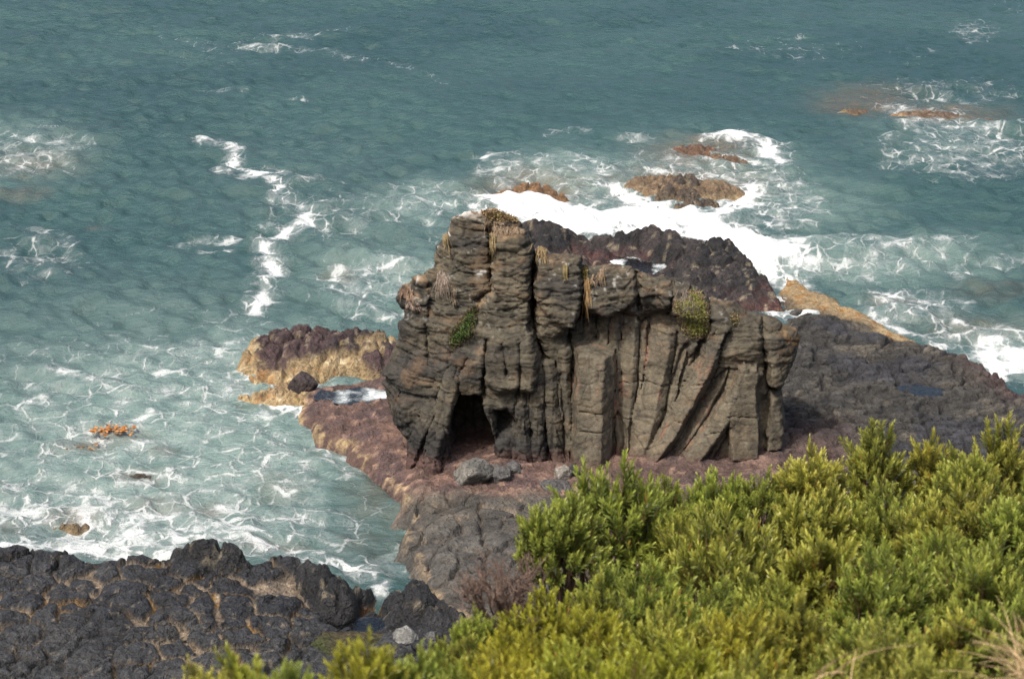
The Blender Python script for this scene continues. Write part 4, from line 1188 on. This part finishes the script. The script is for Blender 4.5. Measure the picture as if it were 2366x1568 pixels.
# ------------------------------------------------------------------ plants on the stack
def cushion(pts, label, seed, c1, c2, n, size, lift=.06, fringe=None):
    rs = np.random.default_rng(seed); S = Strips()
    P = np.array(pts, float); lo, hi = P.min(0), P.max(0); k = 0; tries = 0; allp = []
    while k < n and tries < n*12:
        tries += 1
        px, py = rs.uniform(lo, hi)
        sdv = float(sdpoly(np.array([px+rs.normal(0, 3)]), np.array([py+rs.normal(0, 3)]), pts)[0])
        if sdv > 0: continue
        p, nn = hit(px, py)
        if p is None or p.y > 76: continue
        p = np.array(p); nn = np.array(nn)
        thick = lift*min(1.0, .3-sdv/14)
        nrm = unit(nn+np.array((0, -.4, .5)))
        p = p+nrm*rs.uniform(-.02, 1)*thick*2.2
        dv = unit(nrm+rs.normal(0, .75, 3))
        sd = unit(np.cross(dv, rs.normal(0, 1, 3)))
        t = rs.random()
        c = (np.array(c1)*(1-t)+np.array(c2)*t)*rs.uniform(.7, 1.25)
        if fringe is not None and sdv > -9 and rs.random() < .65: c = np.array(fringe)*rs.uniform(.7, 1.3)
        S.leaf(p, dv, sd, size*rs.uniform(.7, 1.4), size*.5, c)
        allp.append(p); k += 1
    cen = np.median(allp, 0)
    VV = np.array(S.V); ok = (np.abs(np.array(allp)-cen) < np.array((9, .75 if n > 1500 else .22, 9))).all(1)
    VV, QQ, CC = compact(VV, np.array(S.Q)[np.repeat(ok, 2)], np.array(S.C))
    me = mesh_np('plant', VV-cen, QQ, CC, True)
    o = obj('cushion_plant', me, M['moss'], loc=cen.tolist())
    tag(o, label, 'plant', 'cushion plants on the stack')
cushion([(1556,702),(1580,690),(1592,668),(1622,680),(1632,710),(1640,755),(1635,782),(1595,782),(1575,755),(1565,725)], 'large yellow green cushion plant hanging below the right rim of the stack', 1, (.19,.20,.045), (.27,.26,.08), 7500, .05, .055, (.25,.17,.12))
cushion([(1042,770),(1060,748),(1085,712),(1105,705),(1100,740),(1088,778),(1066,795),(1046,805),(1036,790)], 'deep green cushion plant halfway up the left half of the stack', 2, (.05,.09,.02), (.09,.14,.035), 2600, .06, .07, (.10,.07,.04))
cushion([(1688,728),(1700,722),(1708,738),(1700,748),(1688,744)], 'tiny green cushion plant on the right shoulder of the stack', 3, (.11,.14,.03), (.18,.18,.06), 420, .06, .05, (.2,.14,.09))
cushion([(1342,622),(1356,618),(1364,640),(1352,648)], 'small bright green cushion plant in the notch of the rim', 4, (.15,.17,.03), (.22,.21,.05), 420, .06, .05, (.2,.14,.07))
cushion([(1112,492),(1150,486),(1190,502),(1196,512),(1150,512),(1130,506)], 'olive and straw mat on top of the highest block', 5, (.22,.20,.07), (.33,.24,.13), 1300, .08, .05, (.24,.16,.09))

def strands(top, bottom, n, label, seed, col=(.25,.16,.085), w=.05, spread=10):
    rs = np.random.default_rng(seed); S = Strips(); allp = []
    for k in range(int(n*.75)):
        a = rs.random(); j = a*(len(top)-1); i0 = min(int(j), len(top)-2); fr = j-i0
        tx = top[i0][0]*(1-fr)+top[i0+1][0]*fr+rs.normal(0, spread*.3); ty = top[i0][1]*(1-fr)+top[i0+1][1]*fr+rs.normal(0, 3)
        L = (bottom-ty)*rs.uniform(.35, 1.0)**1.0
        pts = []; ex = rs.normal(0, spread*.5)
        for t in np.linspace(0, 1, 6):
            p, nn = hit(tx+ex*t, ty+L*t)
            if p is None or p.y > 75: break
            pts.append(np.array(p)+np.array(nn)*.05+np.array((0, -.06-.03*rs.random(), 0)))
        if len(pts) < 3: continue
        # strands hang free: never farther back than the point above
        for q in range(1, len(pts)): pts[q][1] = min(pts[q][1], pts[q-1][1]+.12)
        S.path(pts, w*.8*rs.uniform(.5, 1.2), w*.35, np.array(col)*np.array((.85, .95, 1.05))*rs.uniform(.4, .95), unit(np.array((1, rs.normal(0, .4), rs.normal(0, .2)))))
        allp += pts
    cen = np.mean(allp, 0)
    me = mesh_np('strands', np.array(S.V)-cen, np.array(S.Q), np.array(S.C), True)
    o = obj('dry_creeper', me, M['straw'], loc=cen.tolist())
    tag(o, label, 'dry plant', 'dry creepers hanging on the stack')
strands([(1125,510),(1160,520),(1200,532)], 545, 130, 'straw mat spilling between the two highest blocks', 1, (.26,.17,.10), .05, 14)
strands([(1132,540),(1142,542)], 605, 60, 'long tan creeper in the cleft under the highest block', 2, (.27,.18,.08), .045, 7)
strands([(1018,540),(1034,535)], 600, 90, 'ochre creeper down the left flank of the highest block', 3, (.24,.16,.07), .06, 14)
strands([(1018,628),(1030,640)], 690, 70, 'pale netted creeper on the left shoulder of the stack', 4, (.30,.21,.15), .035, 18)
strands([(925,668),(950,662)], 700, 60, 'rusty creeper on the outermost left ledge', 5, (.30,.18,.11), .045, 14)
strands([(938,705),(970,700)], 718, 40, 'pinkish dry creeper on the second left ledge', 6, (.30,.20,.14), .045, 14)
strands([(1235,560),(1262,580)], 612, 70, 'brown creeper behind the cleft on the middle block', 7, (.25,.16,.07), .05, 12)
strands([(1352,640),(1362,648)], 725, 70, 'long rusty creeper hanging beside the overhanging lip', 8, (.26,.15,.06), .05, 8)
strands([(1362,650),(1395,620)], 660, 50, 'slanting tan creeper over the lip of the rim', 9, (.29,.18,.10), .045, 9)
strands([(1048,670),(1054,672)], 715, 26, 'short tan creeper under the left shoulder', 10, (.28,.19,.12), .035, 7)
strands([(1302,610),(1310,612)], 652, 24, 'short ochre creeper on the face of the middle block', 11, (.26,.18,.07), .04, 5)
strands([(1575,668),(1600,690)], 745, 60, 'grey brown dead creeper edging the large cushion plant', 12, (.22,.16,.12), .035, 20)

# ------------------------------------------------------------------ kelp in the bay
def kelp(px, py, n, wx_, label, seed, col, hh=.3):
    rs = np.random.default_rng(seed); S = Strips(); x, y = on_z(px, py, .05)
    for k in range(n):
        p = np.array((rs.uniform(-wx_, wx_), rs.normal(0, .22), .06)); a = rs.uniform(0, 6.28)
        v = unit(np.array((math.cos(a)*.4, math.sin(a)*.4, 1))); L = hh*rs.uniform(.5, 1.1)
        cur = np.array((math.cos(a)*.8, math.sin(a)*.8, -1.0))*L*.9
        pts = [p+v*L*t*1.5+cur*t*t for t in np.linspace(0, 1, 6)]
        S.path(pts, .13, .10, np.array(col)*rs.uniform(.6, 1.3), unit(np.array((-math.sin(a), math.cos(a), .1))))
    sz_ = float(SEA[2][np.argmin((SEA[0]-x)**2+(SEA[1]-y)**2)])
    o = obj('kelp_clump', S.mesh('kelp'), M['kelp'], loc=(float(x), float(y), sz_))
    tag(o, label, 'kelp', 'kelp clumps in the bay')
kelp(262, 1002, 60, .85, 'bright orange kelp clump rising from the foamy bay', 1, (.34,.14,.03), .17)
kelp(190, 1036, 30, .55, 'dull brown kelp clump left below the bright orange one', 2, (.18,.11,.05), .10)

# ------------------------------------------------------------------ light, sky, camera
sc = bpy.context.scene
EL, AZ = R(57), R(226)                       # sun behind the viewer's left shoulder
w = bpy.data.worlds.new('World'); sc.world = w; w.use_nodes = True
nt = w.node_tree; bg = nt.nodes['Background']
sky = nt.nodes.new('ShaderNodeTexSky'); sky.sky_type = 'NISHITA'; sky.sun_disc = False
sky.sun_elevation = EL; sky.sun_rotation = AZ; sky.dust_density = 7.0; sky.air_density = 1.0; sky.ozone_density = 1.0
nt.links.new(sky.outputs[0], bg.inputs[0]); bg.inputs[1].default_value = .15
L = bpy.data.lights.new('sun', 'SUN'); L.energy = 2.4; L.angle = R(3); L.color = (1, .965, .91)
lo = bpy.data.objects.new('sun', L); C.objects.link(lo)
to = Vector((math.sin(AZ)*math.cos(EL), math.cos(AZ)*math.cos(EL), math.sin(EL)))
lo.rotation_euler = to.to_track_quat('Z', 'Y').to_euler(); lo.location = (0, 0, 60)
cam = bpy.data.cameras.new('camera'); co = bpy.data.objects.new('camera', cam); C.objects.link(co)
co.location = (0, 0, CH); co.rotation_euler = (math.pi/2-PITCH, 0, 0)
cam.sensor_width = 23.7; cam.angle = HFOV; cam.clip_start = .1; cam.clip_end = 20000
cam.dof.use_dof = True; cam.dof.focus_distance = 73; cam.dof.aperture_fstop = 2.6
sc.camera = co
sc.view_settings.view_transform = 'Standard'; sc.view_settings.look = 'None'
sc.view_settings.exposure = 0.66; sc.view_settings.gamma = 1.0
sc.render.engine = 'CYCLES'
sc.cycles.sample_clamp_direct = 4.0; sc.cycles.sample_clamp_indirect = 3.0
sc.cycles.caustics_refractive = False; sc.cycles.caustics_reflective = False
try: sc.cycles.use_denoising = True; sc.cycles.denoiser = 'OPENIMAGEDENOISE'; sc.cycles.denoising_prefilter = 'NONE'; sc.cycles.denoising_input_passes = 'RGB_ALBEDO_NORMAL'
except Exception: pass
print('done', time.time()-T0)
